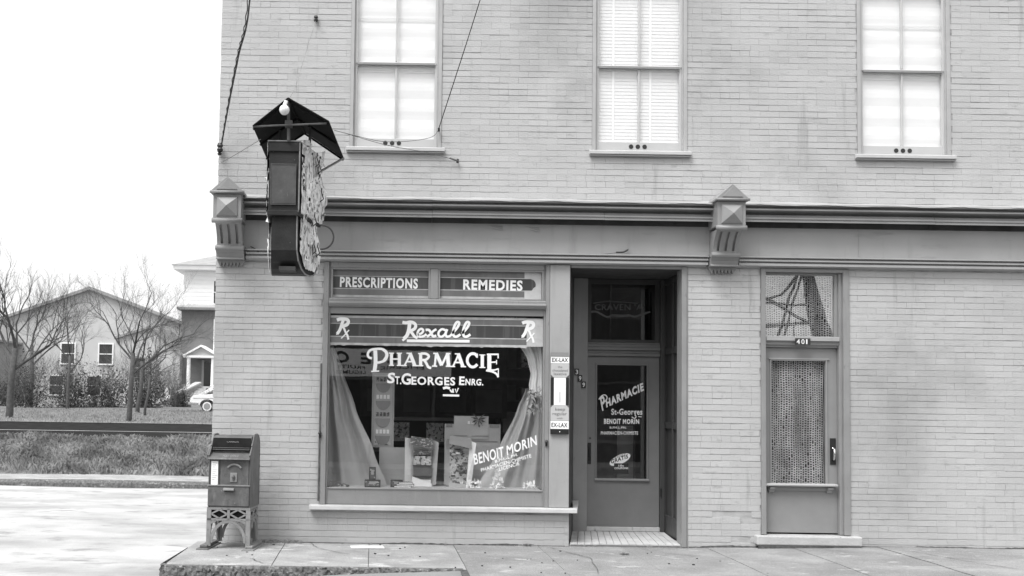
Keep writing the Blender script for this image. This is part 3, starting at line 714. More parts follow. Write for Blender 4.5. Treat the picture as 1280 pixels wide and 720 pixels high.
# right side: framed panels
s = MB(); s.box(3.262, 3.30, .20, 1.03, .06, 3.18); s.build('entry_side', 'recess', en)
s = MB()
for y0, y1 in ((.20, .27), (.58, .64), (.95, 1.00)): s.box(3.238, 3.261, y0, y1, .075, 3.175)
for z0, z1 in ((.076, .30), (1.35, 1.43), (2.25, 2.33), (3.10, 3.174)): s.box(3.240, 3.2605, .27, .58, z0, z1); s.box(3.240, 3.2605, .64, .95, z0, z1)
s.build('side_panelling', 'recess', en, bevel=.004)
bx('corner_post', 'trim', bld, 3.190, 3.246, -.018, .20, .035, 3.212, bevel=.004)
bx('post_strip', 'trim', bld, 3.247, 3.264, -.004, .20, .035, 3.212)
bx('entry_ceiling', 'under_shade', en, 1.90, 3.30, .02, 1.06, 3.182, 3.20)  # shade at the top of the recess is put into the ceiling colour
bx('entry_ceiling_trim', 'trim', en, 1.93, 3.188, -.010, .02, 3.186, 3.213)
bx('threshold_block', 'stone', en, 1.93, 3.262, -.0, 1.06, -.05, .048)
nB = 15
for i in range(nB):          # tongue and groove boards, running out of the doorway and slightly askew
    t0, t1 = i / nB, (i + 1) / nB
    fx0, fx1 = 1.935 + 1.25 * t0, 1.935 + 1.25 * t1 - .006; bx0, bx1 = 2.118 + 1.120 * t0, 2.118 + 1.120 * t1 - .007
    s = MB(); z0, z1 = .064 + random.uniform(-.002, .002), .088
    s.v = [(fx0, -.012, z0), (fx1, -.012, z0), (bx1, .953, z1), (bx0, .953, z1), (fx0, -.012, .05), (fx1, -.012, .05), (bx1, .953, .05), (bx0, .953, .05)]
    s.f = [(0, 1, 2, 3), (4, 5, 1, 0), (5, 6, 2, 1), (7, 4, 0, 3), (6, 7, 3, 2)]; s.build('floor_board', 'boards', en)
s = MB(); s.box(2.114, 2.288, .93, 1.03, .045, 3.178); s.build('door_jamb', 'trim', en, bevel=.005)
s = MB(); s.box(3.184, 3.237, .93, 1.03, .09, 3.178); s.build('door_jamb', 'recess', en, bevel=.005)
s = MB(); s.box(2.289, 3.183, .955, 1.05, .089, .142); s.build('threshold', 'boards', en, bevel=.006)
s = MB()
for z0, z1, y0 in ((2.226, 2.262, .955), (2.262, 2.300, .975), (2.300, 2.335, .945), (2.335, 2.372, .962), (2.372, 2.395, .975)): s.box(2.289, 3.183, y0, 1.04, z0, z1 - .001)
s.build('transom_bar', 'door', en, bevel=.004)
s = MB(); s.box(2.289, 2.34, .985, 1.03, 2.396, 3.177); s.box(3.13, 3.183, .985, 1.03, 2.396, 3.177); s.box(2.34, 3.13, .986, 1.03, 2.396, 2.43); s.box(2.34, 3.13, .986, 1.03, 3.12, 3.177); s.build('transom_frame', 'recess', en, bevel=.003)
bx('transom_pane', 'glass', en, 2.341, 3.129, 1.005, 1.010, 2.431, 3.119)
dr = empty('shop_door', parent=bld)
s = MB(); s.box(2.292, 2.395, .992, 1.035, .146, 2.222); s.box(3.048, 3.180, .992, 1.035, .146, 2.222); s.box(2.395, 3.048, .992, 1.035, .146, .705); s.box(2.395, 3.048, .992, 1.035, 2.135, 2.222); s.build('leaf', 'door', dr)
s = MB(); s.box(2.395, 2.415, .980, 1.03, .705, 2.135); s.box(3.028, 3.048, .980, 1.03, .705, 2.135); s.box(2.415, 3.028, .981, 1.03, 2.115, 2.135); s.build('glazing_bead', 'door', dr, bevel=.004)
bx('glazing_bead', 'trim', dr, 2.385, 3.055, .965, .9915, .700, .728, bevel=.006)
bx('pane', 'glass', dr, 2.416, 3.027, 1.010, 1.015, .728, 2.114)
s = MB(); s.box(2.303, 2.345, .982, .9915, .90, 1.16); s.box(2.316, 2.334, .955, .981, .96, .98); s.box(2.316, 2.334, .955, .981, 1.08, 1.10); s.box(2.318, 2.332, .946, .956, .95, 1.11); s.build('handle', 'black', dr, bevel=.003)
s = MB(); s.extrude_y([(2.332 + .014 * math.cos(t * PI / 6), 1.215 + .014 * math.sin(t * PI / 6)) for t in range(12)], .984, .9915); s.build('lock', 'steel', dr)
s = MB(); s.tube([(3.186, .925, .52), (3.186, .925, .62)], .011, 6); s.build('hinge', 'black', dr)
YG = 1.006
D9 = lambda x, y: (735 + x / 4.5, 450 + y / 4.5)
for s_, bl_, br_, tl_, of in (('P', (80, 288), (103, 275), (66, 208), .03), ('HARMACIE', (104, 268), (315, 172), (98, 222), .05), ('St-Georges', (131, 319), (306, 319), (131, 274), .02),
                             ('BENOIT', (90, 360), (185, 360), (90, 330), .04), ('MORIN', (196, 360), (288, 360), (196, 332), .04), ('B.PH.L.PH.', (122, 386), (216, 386), (122, 374), .02), ('PHARMACIEN-CHIMISTE', (72, 420), (282, 420), (72, 401), .02)):
    text_fit('lettering', s_, 'letter', dr, D9(*bl_), D9(*br_), D9(*tl_), YG, of)
strokes_px('painted_flourish', 'letter', dr, [([(62, 222), (74, 204), (92, 196), (106, 206), (104, 224), (86, 240)], 6), ([(262, 300), (270, 318), (262, 328), (246, 320)], 5), ([(282, 318), (302, 320)], 4, False)], YG, 735, 450, 4.5)
# sticker in the lower half of the door glass
p = at(*D9(180, 560), YG); q_ = MB(); N_ = 20
q_.q([(p.x + .128 * math.cos(2 * PI * i / N_), YG, p.z + .060 * math.sin(2 * PI * i / N_) + .05 * math.cos(2 * PI * i / N_)) for i in range(N_)]); q_.build('sticker', 'letter', dr)
a_ = at(*D9(146, 640), YG); b_ = at(*D9(228, 582), YG)
q_ = MB(); q_.q([(a_.x, YG - .001, a_.z), (b_.x, YG - .001, a_.z), (b_.x, YG - .001, b_.z), (a_.x, YG - .001, b_.z)]); q_.build('sticker', 'letter_dark', dr)
text_fit('lettering', 'GRATIS', 'letter_dark', dr, D9(130, 584), D9(226, 552), D9(128, 562), YG - .002, .03)
text_fit('lettering', 'PRENEZ', 'letter_dark', dr, D9(140, 558), D9(214, 534), D9(138, 549), YG - .002, .0)
text_fit('lettering', '10c', 'letter', dr, D9(172, 600), D9(202, 600), D9(172, 588), YG - .002, .02)
text_fit('lettering', 'COUPONS', 'letter', dr, D9(148, 614), D9(226, 614), D9(148, 603), YG - .002, .03)
# faded tobacco transfer on the transom glass: lettering over a scroll
Z3 = lambda x, y: (700 + x / 5.76, 325 + y / 5.76)
strokes_px('faded_transfer', 'mid', en, [([(205, 375), (260, 372), (300, 392), (340, 410), (375, 398)], 14), ([(375, 398), (440, 402), (500, 398)], 18), ([(500, 398), (540, 408), (590, 392), (650, 372)], 14), ([(240, 312), (330, 300), (450, 304), (560, 312)], 8)], 1.0, 700, 325, 5.76)
text_fit('faded_lettering', "CRAVEN 'A'", 'mid', en, Z3(250, 362), Z3(605, 362), Z3(250, 316), .998, .02)
# house number plates on the jamb
for ch_, px, py in (('3', 721, 465), ('9', 725, 473), ('9', 729.5, 481)):
    p = at(px, py, .92)
    e = empty('number_plate', parent=bld); b = MB(); b.box(p.x - .026, p.x + .026, .915, .9295, p.z - .040, p.z + .040); b.build('plate', 'letter_dark', e)
    text_w('numeral', ch_, 'letter', e, (p.x - .015, .9135, p.z - .028), (.030, 0, 0), (0, 0, .056), .02)

# ------------------------------------------------------------------ side entry: door 401
s = MB(); s.box(4.094, 4.147, -.020, .16, .195, 3.212); s.box(4.993, 5.030, .020, .16, .195, 3.17); s.box(5.030, 5.100, -.020, .16, .195, 3.212); s.box(4.147, 5.030, -.019, .16, 3.172, 3.212)
s.box(4.955, 4.993, .045, .16, 2.44, 3.17); s.box(4.147, 4.993, .046, .16, 3.145, 3.171)
sd_ = empty('side_entry', parent=bld); s.build('frame', 'trim', sd_, bevel=.005)
s = MB(); s.extrude_x([(.12, 2.440), (.010, 2.440), (-.004, 2.425), (-.004, 2.385), (.020, 2.375), (.020, 2.345), (.045, 2.335), (.045, 2.315), (.12, 2.312)], 4.149, 4.991); s.build('transom_bar', 'door_side', sd_)
s = MB(); s.box(4.16, 4.985, -.010, -.0045, 2.390, 2.422); s.build('transom_ledge', 'trim_light', sd_)
bx('transom_pane', 'glass_side', sd_, 4.148, 4.954, .070, .075, 2.441, 3.144)
p = at(1004, 427, -.03)
e = empty('number_plate', parent=bld); b = MB(); b.box(p.x - .085, p.x + .085, -.024, -.011, p.z - .038, p.z + .038); b.build('plate', 'letter_dark', e)
for k, ch_ in enumerate('401'): text_w('numeral', ch_, 'letter', e, (p.x - .072 + k * .053, -.0255, p.z - .028), (.036 if ch_ != '1' else .016, 0, 0), (0, 0, .056), .01)
dr2 = empty('side_door', parent=bld)
s = MB(); s.box(4.150, 4.222, .080, .125, .21, 2.310); s.box(4.878, 4.990, .080, .125, .21, 2.310); s.box(4.222, 4.878, .080, .125, .21, .760); s.box(4.222, 4.878, .080, .125, 2.18, 2.310); s.build('leaf', 'door_side', dr2)
s = MB(); s.box(4.222, 4.240, .066, .12, .760, 2.18); s.box(4.860, 4.878, .066, .12, .760, 2.18); s.box(4.240, 4.860, .067, .12, 2.162, 2.18); s.build('glazing_bead', 'trim', dr2, bevel=.004)
s = MB(); s.box(4.205, 4.900, .062, .0795, 2.180, 2.192); s.build('drip_moulding', 'trim_light', dr2)
bx('pane', 'glass_door', dr2, 4.241, 4.859, .098, .103, .775, 2.161)
s = MB(); s.extrude_x([(.0795, .768), (.0, .764), (-.008, .755), (-.004, .738), (.0795, .728)], 4.150, 4.965); s.build('ledge', 'trim_light', dr2, bevel=.004)
bx('ledge_rail', 'door_side', dr2, 4.19, 4.92, .055, .0795, .685, .727)
for x in (4.20, 4.86): s = MB(); s.extrude_x([(.0795, .727), (.012, .727), (.016, .705), (.045, .690), (.050, .668), (.0795, .655)], x, x + .062); s.build('ledge_bracket', 'trim', dr2, bevel=.004)
s = MB(); s.box(4.905, 4.972, .070, .0795, .985, 1.285); s.build('lock_plate', 'black', dr2, bevel=.003)
s = MB(); s.tube([(4.940, .068, 1.165), (4.940, .030, 1.150), (4.936, .020, 1.11), (4.936, .030, 1.05), (4.936, .068, 1.035)], .013, 8); s.tube([(4.918, .05, 1.175), (4.962, .05, 1.160)], .009, 6); s.build('handle', 'chrome', dr2, smooth=True)
s = MB(); s.box(4.016, 5.199, -.095, .20, .084, .188); s.build('door_step', 'stone', bld, bevel=.014); bx('step_joint', 'joint', bld, 4.03, 5.18, -.0975, -.08, .03, .083)
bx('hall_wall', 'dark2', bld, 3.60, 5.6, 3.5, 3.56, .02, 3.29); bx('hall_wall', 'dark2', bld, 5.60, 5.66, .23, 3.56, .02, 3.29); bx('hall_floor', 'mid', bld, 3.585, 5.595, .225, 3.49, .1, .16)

def lace(x0, x1, z0, z1, y, px, pz, label, mt='lace'):
    """a net curtain knitted of vertical and horizontal threads: countless openings, one mesh"""
    mb = MB(); nx = int((x1 - x0) / px); nz = int((z1 - z0) / pz)
    for i in range(nx + 1):
        x = x0 + i * px; prev = None
        for k in range(0, nz * 2 + 1):
            z = z0 + k * pz / 2; xx = x + .0018 * math.sin(k * PI) + .004 * math.sin(z * 9 + x * 4); wd = (.0062 if k % 2 else .0030)
            fy = y + .012 * math.sin(x * 26 + z * .8)
            row = ((xx - wd, fy, z), (xx + wd, fy, z))
            if prev: mb.q([prev[0], prev[1], row[1], row[0]])
            prev = row
    for k in range(nz + 1):
        z = z0 + k * pz
        for i in range(nx):
            if random.random() < .04: continue
            xa, xb = x0 + i * px, x0 + (i + 1) * px; za = z + (pz * .25 if i % 2 else 0) + random.uniform(-.002, .002)
            fa, fb = y + .012 * math.sin(xa * 26 + z * .8), y + .012 * math.sin(xb * 26 + z * .8)
            t = .0040 + random.uniform(0, .0024)
            mb.q([(xa, fa - .0008, za - t), (xb, fb - .0008, za - t), (xb, fb - .0008, za + t), (xa, fa - .0008, za + t)])
    o = mb.build('lace_curtain', mt); tag(o, *label); return o
lace(4.15, 4.95, 2.42, 3.16, .13, .0275, .0265, ('net curtain of pale lace hung behind the transom glass above number 401', 'lace curtain'))
lace(4.225, 4.875, .74, 2.18, .135, .0275, .0275, ('long net curtain of pale lace hung inside the glass of the door at number 401', 'lace curtain'))

# ================================================================== THINGS ON THE FRONT
# ---- projecting sign with its little roof
sg = empty('hanging_sign', 'rusty boxed shop sign with a peeling white side under a small dark gabled roof', 'shop sign', loc=(0, 0, 0))
fxl, fxr, bxl, bxr, yf, yb = -1.310, -1.012, -1.375, -.850, -1.90, -1.20
def wedge(mb, z0, z1, ins=0.0, y0=yf, y1=yb):
    t = (y0 - yf) / (yb - yf)
    a0, a1 = fxl + (bxl - fxl) * t + ins, fxr + (bxr - fxr) * t - ins; b0, b1 = bxl + ins, bxr - ins
    k = len(mb.v); mb.v += [(a0, y0, z0), (a1, y0, z0), (b1, y1, z0), (b0, y1, z0), (a0, y0, z1), (a1, y0, z1), (b1, y1, z1), (b0, y1, z1)]
    mb.f += [tuple(k + i for i in f_) for f_ in ((0, 3, 2, 1), (4, 5, 6, 7), (0, 1, 5, 4), (1, 2, 6, 5), (2, 3, 7, 6), (3, 0, 4, 7))]
s = MB(); wedge(s, 3.46, 4.03, .008, yf + .006); s.build('upper_box', 'sign', sg)
s = MB(); wedge(s, 4.03, 4.125, -.004, yf - .012); s.build('cap', 'sign', sg, bevel=.006)
s = MB(); wedge(s, 4.126, 4.136, -.010, yf - .02); s.build('cap_edge', 'sign_edge', sg)
s = MB(); s.box(fxl + .03, fxr - .03, yf - .010, yf + .004, 3.52, 3.90); s.build('end_panel', 'sign_panel', sg, bevel=.004)
s = MB()
for x0, x1, z0, z1 in ((fxl + .025, fxl + .034, 3.51, 3.91), (fxr - .034, fxr - .025, 3.51, 3.91), (fxl + .034, fxr - .034, 3.51, 3.519), (fxl + .034, fxr - .034, 3.901, 3.91)): s.box(x0, x1, yf - .014, yf - .0105, z0, z1)
s.build('panel_beading', 'sign_panel', sg)
s = MB(); wedge(s, 3.41, 3.46, -.002, yf - .004); s.build('shoulder', 'sign', sg, bevel=.004)
# lower part: straight then curving back underneath, in faceted sheets
pr = [(3.41, -1.86), (3.08, -1.85), (2.985, -1.80), (2.915, -1.70), (2.880, -1.58), (2.875, -1.45), (2.90, -1.32), (2.96, -1.22)]
s = MB(); ins = .045
for (z0, y0), (z1, y1) in zip(pr[:-1], pr[1:]):
    def xx(y, sd): t = (y - yf) / (yb - yf); return (fxl + (bxl - fxl) * t + ins) if sd < 0 else (fxr + (bxr - fxr) * t - .03)
    s.q([(xx(y1, -1), y1, z1), (xx(y1, 1), y1, z1), (xx(y0, 1), y0, z0), (xx(y0, -1), y0, z0)])
s.build('lower_box', 'sign', sg)
bx('bottom_slot', 'under_shade', sg, -1.20, -1.04, -1.80, -1.62, 2.89, 2.93)
sp = MB()
def xr(y): t = (y - yf) / (yb - yf); return fxr + (bxr - fxr) * t - .03
def xlft(y): t = (y - yf) / (yb - yf); return fxl + (bxl - fxl) * t + ins
for fn in (xr, xlft): sp.q([(fn(y_) + (-.003), y_, z_) for z_, y_ in pr] + [(fn(-1.22) - .003, -1.22, 3.41)])
sp.build('side_sheet', 'sign', sg)
# bright rim along the right hand edge
rim = MB(); rim.tube([(xr(y_) + .006, y_ - .004, z_) for z_, y_ in pr], .008, 5); rim.tube([(fxr + .004, yf - .004, 4.12), (fxr + .004, yf - .004, 3.46), (fxr - .02, yf + .02, 3.41)], .008, 5)
rim.build('rim', 'sign_edge', sg)
# peeling side: ragged white sheet standing proud of the box
random.seed(21)
def peel_side(sgn):
    mb = MB(); nz, ny = 46, 16; grid = []
    for i in range(nz + 1):
        z = 2.93 + (4.13 - 2.93) * i / nz; row = []
        ylim = -1.20 + .06 * math.sin(z * 9) + .02 * math.sin(z * 31) + random.uniform(-.02, .02)
        if z < 3.25: ylim -= (3.25 - z) * .25
        ystart = yf + .05 if z > 3.45 else yf + .12 + max(0, (3.08 - z)) * 1.2
        for j in range(ny + 1):
            y = ystart + (ylim - ystart) * j / ny
            t = (y - yf) / (yb - yf)
            base = (fxr + (bxr - fxr) * t) if sgn > 0 else (fxl + (bxl - fxl) * t)
            inn = 0 if z > 3.44 else -.028
            wv = .003 * math.sin(z * 23 + j) + random.uniform(-.002, .004) + (.03 * math.sin(z * 5.5) ** 2 * (j / ny) ** 2)
            row.append((base + sgn * (inn + .010 + max(0, wv)), y, z + random.uniform(-.006, .006)))
        grid.append(row)
    for i in range(nz):
        for j in range(ny):
            if random.random() < .03: continue
            mb.q([grid[i][j], grid[i][j + 1], grid[i + 1][j + 1], grid[i + 1][j]])
    mb.build('peeling_side', 'peel', sg)
    fk = MB()
    for i in range(34 if sgn > 0 else 3):
        z = random.uniform(2.98, 4.1); y = random.uniform(-1.75, -1.22); t = (y - yf) / (yb - yf)
        x = ((fxr + (bxr - fxr) * t) if sgn > 0 else (fxl + (bxl - fxl) * t)) + sgn * (.0 if z > 3.44 else -.02)
        a, b_ = random.uniform(.02, .06), random.uniform(.03, .12)
        fk.q([(x + sgn * .02, y, z), (x + sgn * (.02 + random.uniform(0, .05)), y + a, z + random.uniform(-.02, .02)), (x + sgn * (.02 + random.uniform(.0, .05)), y + a * .8, z + b_), (x + sgn * .02, y, z + b_ * .8)])
    fk.build('paint_flakes', 'peel', sg, kind='stuff')
    tb = MB()
    for i in range(7 if sgn > 0 else 0):
        z = random.uniform(3.05, 4.0); y = random.uniform(-1.7, -1.3); t = (y - yf) / (yb - yf)
        x = ((fxr + (bxr - fxr) * t) if sgn > 0 else (fxl + (bxl - fxl) * t)) + sgn * .035
        tb.tube([(x, y, z), (x + sgn * .03, y + .05, z + .04), (x + sgn * .01, y + .02, z + .10), (x + sgn * .02, y - .04, z + .13)], .006, 5)
    tb.build('tube_ends', 'black', sg, kind='stuff')
peel_side(1); peel_side(-1)
# roof: two sheets with folded edges, framed underneath
ap_f, ap_b = (-1.121, -2.00, 4.523), (-1.085, -.60, 4.55)
eR_f, eR_b, eL_f, eL_b = (-.724, -2.00, 4.300), (-.655, -.60, 4.262), (-1.455, -2.00, 4.246), (-1.50, -.60, 4.262)
for tri in ((ap_f, eR_f, eR_b, ap_b), (eL_f, ap_f, ap_b, eL_b)):
    s = MB(); n_ = Vector((0, 0, .012)); a = [Vector(p_) for p_ in tri]; k = 0
    s.v = [tuple(p_) for p_ in a] + [tuple(p_ + n_) for p_ in a]; s.f = [(0, 1, 2, 3), (7, 6, 5, 4), (0, 4, 5, 1), (1, 5, 6, 2), (2, 6, 7, 3), (3, 7, 4, 0)]; s.build('roof_sheet', 'roof_under', sg)
s = MB()
L3 = lambda a, b, t: tuple(a[i] + (b[i] - a[i]) * t for i in range(3))
for t in (.03, .5, .97):
    r1, l1, a1 = L3(eR_f, eR_b, t), L3(eL_f, eL_b, t), L3(ap_f, ap_b, t)
    dn = lambda p_, d=.02: (p_[0], p_[1], p_[2] - d)
    s.tube([dn(l1), dn(a1)], .011, 5); s.tube([dn(a1), dn(r1)], .011, 5)
s.tube([(p_[0], p_[1], p_[2] - .015) for p_ in (ap_f, ap_b)], .012, 5)
s.build('roof_rafters', 'roof_under', sg, kind='stuff')
s = MB(); s.tube([(eL_f[0], -1.98, 4.250), (-.75, -1.98, 4.290)], .009, 6); s.build('tie_rod', 'steel', sg); s = MB(); s.tube([(eR_b[0] - .0, -.68, 4.255), (-.86, -1.18, 4.0)], .012, 6); s.build('tie_rod', 'steel', sg)
for a_, b_, r_ in (((-1.115, -1.93, 4.13), (-1.121, -1.96, 4.51), .017), ((-1.25, -1.5, 4.13), (-1.25, -1.5, 4.34), .014), ((-.95, -1.5, 4.13), (-.95, -1.5, 4.38), .014)):
    s = MB(); s.tube([a_, b_], r_, 6); s.build('roof_post', 'sign_panel', sg)
bx('junction_box', 'sign_panel', sg, -1.15, -1.08, -1.975, -1.92, 4.255, 4.32)
s = MB(); s.sphere((-1.150, -2.03, 4.402), .050, 14, 1.0); s.build('globe', 'porcelain', sg, smooth=True)
s = MB(); s.tube([(-1.150, -2.03, 4.445), (-1.135, -2.02, 4.49)], .020, 8); s.build('globe_socket', 'porcelain', sg)
s = MB(); s.box(-.99, -.93, -1.74, -1.68, 4.135, 4.185); s.sphere((-.94, -1.62, 4.16), .028, 8); s.build('junction_box', 'peel', sg)
s = MB(); s.box(-1.15, -1.09, -1.22, .0, 4.02, 4.08); s.box(-1.15, -1.09, -1.22, .0, 3.10, 3.14); s.box(-1.20, -1.04, -.02, .0, 3.98, 4.14); s.build('mounting_arm', 'steel', sg)
s = MB(); s.ring_y(-.905, -.32, 3.445, .135, .010); lp = s.build('cable_loop', 'steel'); tag(lp, 'round loop of bare conduit beside the hanging sign, in front of the pale frieze', 'cable')

# ---- wires and insulators
def wire(name, pts, r, label, cat='wire', mt='wire', n=10):
    P = [Vector(p_) for p_ in pts]; o_ = []
    Q = [P[0]] + P + [P[-1]]
    for i in range(1, len(Q) - 2):
        a, b, c_, d = Q[i - 1:i + 3]
        for k in range(n):
            t = k / n; o_.append(.5 * ((2 * b) + (c_ - a) * t + (2 * a - 5 * b + 4 * c_ - d) * t * t + (3 * b - a - 3 * c_ + d) * t ** 3))
    o_.append(P[-1]); mb = MB(); mb.tube(o_, r, 5); o = mb.build(name, mt); tag(o, label, cat); return o, o_
_, cpts = wire('service_cable', [(-1.60, -1.2, 7.6), at(312, 0, -.75), at(298, 70, -.45), at(284, 140, -.2), at(276, 186, -.05)], .010, 'thick black service cable coming down to the left corner of the building', 'cable', 'cable')
mb = MB(); tw = []
for i, p_ in enumerate(cpts):
    pass
N_ = 160
def along(t):
    f_ = t * (len(cpts) - 1); i = min(int(f_), len(cpts) - 2); return cpts[i].lerp(cpts[i + 1], f_ - i)
mb.tube([along(i / N_) + Vector((.028 * (1 - i / N_) * -1 + .005 * math.sin(i * .9), .0, .005 * math.cos(i * .9))) for i in range(N_ + 1)], .006, 5)
tag(mb.build('twisted_cable', 'cable'), 'thinner twisted cable wound alongside the thick service cable at the corner', 'cable')
def insulator(p_, label, s_=1.0, mt='black'):
    e = empty('insulator', label, 'insulator', 'insulators on the brick front'); b = MB()
    b.lathe(0, 0, [(.001, -.045 * s_), (.022 * s_, -.04 * s_), (.028 * s_, -.02 * s_), (.018 * s_, -.005 * s_), (.028 * s_, .012 * s_), (.02 * s_, .035 * s_), (.001, .038 * s_)], 10)
    b.v = [(v[0] + p_[0], v[1] + p_[1], v[2] + p_[2]) for v in b.v]; b.build('knob', mt, e)
    q_ = MB(); q_.box(p_[0] - .008 * s_, p_[0] + .008 * s_, p_[1], .01, p_[2] - .006 * s_, p_[2] + .006 * s_); q_.build('spike', 'steel', e)
insulator(at(275, 184, -.06), 'dark insulator at the left corner of the wall where the thick cable ends', 1.3)
insulator(at(274.5, 190, -.05), 'small dark insulator just under the corner one on the left wall edge', .9)
insulator(at(395, 23, -.03), 'small dark insulator high on the brick between the corner and the first upper window', .9)
insulator(at(548.5, 162, -.05), 'tiny insulator on the right casing of the leftmost upper window', .55)
insulator(at(572, 201, -.04), 'dark insulator on the brick just right below the leftmost upper window sill', .6)
wire('wire', [(1.2, -1.2, 7.4), at(600, 0, -.8), at(548, 162, -.06)], .0055, 'taut dark wire slanting down to the right casing of the leftmost upper window', mt='cable')
wire('wire', [at(548, 162, -.06), at(540, 171, -.07), at(515, 176, -.1), at(480, 177, -.2), at(450, 171, -.6), at(418, 163, -1.5)], .0035, 'thin slack wire looping from the window casing across to the sign roof')
wire('wire', [at(430, 166, -1.2), at(482, 181, -.4), at(530, 190, -.12), at(566, 199, -.05)], .0035, 'thin wire running from the sign roof to the insulator right of the window sill')
wire('tension_spring', [at(562, 197.5, -.05), at(573, 201.5, -.045)], .011, 'short dark spring at the end of the thin wire, right below the window sill', 'spring', 'steel')
wire('wire', [at(277, 203, -.03), at(300, 190, -.6), at(326, 174, -1.7)], .0035, 'thin guy wire from the left wall corner up to the sign roof')
wire('wire', [at(395, 25, -.03), at(384, 60, -.5), at(370, 106, -1.6), at(361, 124, -1.95)], .0028, 'hair thin pale wire from the high insulator down to the sign roof peak', mt='sign_edge')
wire('wire', [at(722, 318.5, -.05), at(750, 318, -.06), at(776, 315, -.07), at(786, 311, -.06)], .0035, 'loose wire end curling up against the pale frieze above the entry')
wire('wire', [at(770, 315.5, -.075), at(779, 315, -.08), at(785, 312, -.08)], .010, 'dark frayed tuft at the loose wire end on the frieze', mt='cable')
wire('nail', [at(313, 308, -.05), at(319, 311, -.07), at(324, 316, -.08)], .005, 'bent nail sticking out of the frieze between the left bracket and hanging sign', 'nail', 'cable')

# ---- laxative thermometer sign on the pilaster
th = empty('thermometer_sign', 'tall enamel advertising thermometer marked EX-LAX on the pilaster beside the entry', 'sign')
X = lambda px: at(px, 500, -.05).x
Zt = lambda zy: at(700, 430 + zy / 5.54, -.05).z
xa, xb = X(688.3), X(711); ya = -.052
s = MB(); s.box(xa, xb, ya, -.029, Zt(625), Zt(60)); s.build('backing', 'mid', th, bevel=.004)
def plate(name, z0, z1, mt, ins=.0, y=ya - .004, chamf=0, top=True):
    b = MB(); a, c_ = xa + ins, xb - ins; P = []
    if chamf and not top: P = [(a + chamf, z0), (c_ - chamf, z0), (c_, z0 + chamf), (c_, z1), (a, z1), (a, z0 + chamf)]
    elif chamf: P = [(a, z0), (c_, z0), (c_, z1 - chamf), (c_ - chamf, z1), (a + chamf, z1), (a, z1 - chamf)]
    else: P = [(a, z0), (c_, z0), (c_, z1), (a, z1)]
    b.extrude_y(P, y, ya + .0005); return b.build(name, mt, th)
plate('header_rail', Zt(86), Zt(58), 'trim', 0, ya - .008)
plate('name_plate', Zt(134), Zt(88), 'white'); plate('slogan_plate', Zt(232), Zt(136), 'card', 0, ya - .004, .032, False)
plate('side_shadow', Zt(424), Zt(233), 'black', .0, ya - .001)
plate('tube_plate', Zt(424), Zt(234), 'white', .036, ya - .006)
plate('slogan_plate', Zt(530), Zt(422), 'card', 0, ya - .004, .032, True); plate('name_plate', Zt(588), Zt(532), 'white'); plate('foot_rail', Zt(625), Zt(592), 'black', -.001, ya - .010)
s = MB(); xm = (xa + xb) / 2; s.tube([(xm, ya - .009, Zt(405)), (xm, ya - .009, Zt(330))], .0022, 5); s.build('thermometer_tube', 'mid', th)
yy_ = ya - .0052
W_ = xb - xa
def tw(t, z0, z1, a, b, mt, sl=0, of=.0): text_w('lettering', t, mt, th, (xa + W_ * a, yy_, z0), (W_ * (b - a), 0, 0), (sl, 0, z1 - z0), of)
tw('EX-LAX', Zt(125), Zt(97), .06, .94, 'letter_dark', 0, .02); tw('EX-LAX', Zt(576), Zt(546), .05, .93, 'letter_dark', 0, .02)
tw('the', Zt(166), Zt(152), .38, .62, 'mid'); tw('chocolated', Zt(192), Zt(174), .08, .92, 'mid'); tw('laxative', Zt(216), Zt(198), .16, .86, 'mid')
tw('keep', Zt(470), Zt(440), .24, .78, 'mid', .004); tw('regular', Zt(500), Zt(472), .10, .88, 'mid', .004); tw('with', Zt(520), Zt(508), .34, .66, 'mid')
s = MB(); s.sphere((xm, ya - .012, Zt(608)), .006, 8); s.build('screw', 'white', th)

# ================================================================== MAILBOX
mbx = empty('mailbox', 'weathered grey steel mailbox on a cast lattice base at the left building corner', 'mailbox', loc=(-1.80, -.40, 0))
mbx.rotation_euler = (0, 0, R(-5))
# local frame: x across (-.235..0.235), y front -.25 .. back .22
hw, yfr, ybk = .222, -.23, .20
def side_prof(grow=0):
    P = [(yfr, .47), (yfr, 1.005), (yfr - .03, 1.03), (-.16, 1.125), (-.05, 1.245)]
    for i in range(7):
        a = PI / 2 - i * PI / 12; P.append((.07 + .13 * math.cos(a), 1.11 + (.138) * math.sin(a)))
    P += [(ybk, .47)]
    return P
s = MB()
body = [(yfr, .47), (yfr, 1.00), (-.15, 1.06), (-.12, 1.220), (-.05, 1.238), (.05, 1.236), (ybk - .04, 1.10), (ybk - .01, .47)]
s.extrude_x(body, -hw + .012, hw - .012); s.build('body', 'mail', mbx, bevel=.004)
for sg_ in (-1, 1):
    s = MB(); s.extrude_x(side_prof(), sg_ * hw - .007, sg_ * hw + .007); s.build('side_plate', 'mail', mbx, bevel=.003)
    r_ = MB(); r_.tube([(sg_ * hw, y_, z_) for y_, z_ in side_prof()[3:]], .011, 6); r_.build('side_rim', 'mail', mbx)
s = MB(); s.extrude_x([(-.142, 1.075), (-.125, 1.212), (-.117, 1.212), (-.134, 1.075)], -hw + .014, hw - .014)
s.v = [(v[0], v[1] - .022, v[2]) for v in s.v]; s.build('slot_plate', 'mail_dark', mbx)
s = MB(); s.box(-hw + .02, hw - .02, -.185, -.165, 1.085, 1.095); s.box(-hw + .02, hw - .02, -.18, -.165, 1.105, 1.111); s.build('slot_bar', 'mail', mbx)
text_w('raised_lettering', 'CANADA', 'mail_leg', mbx, (-.055, -.154, 1.165), (.13, 0, 0), (0, .004, .017), .02)
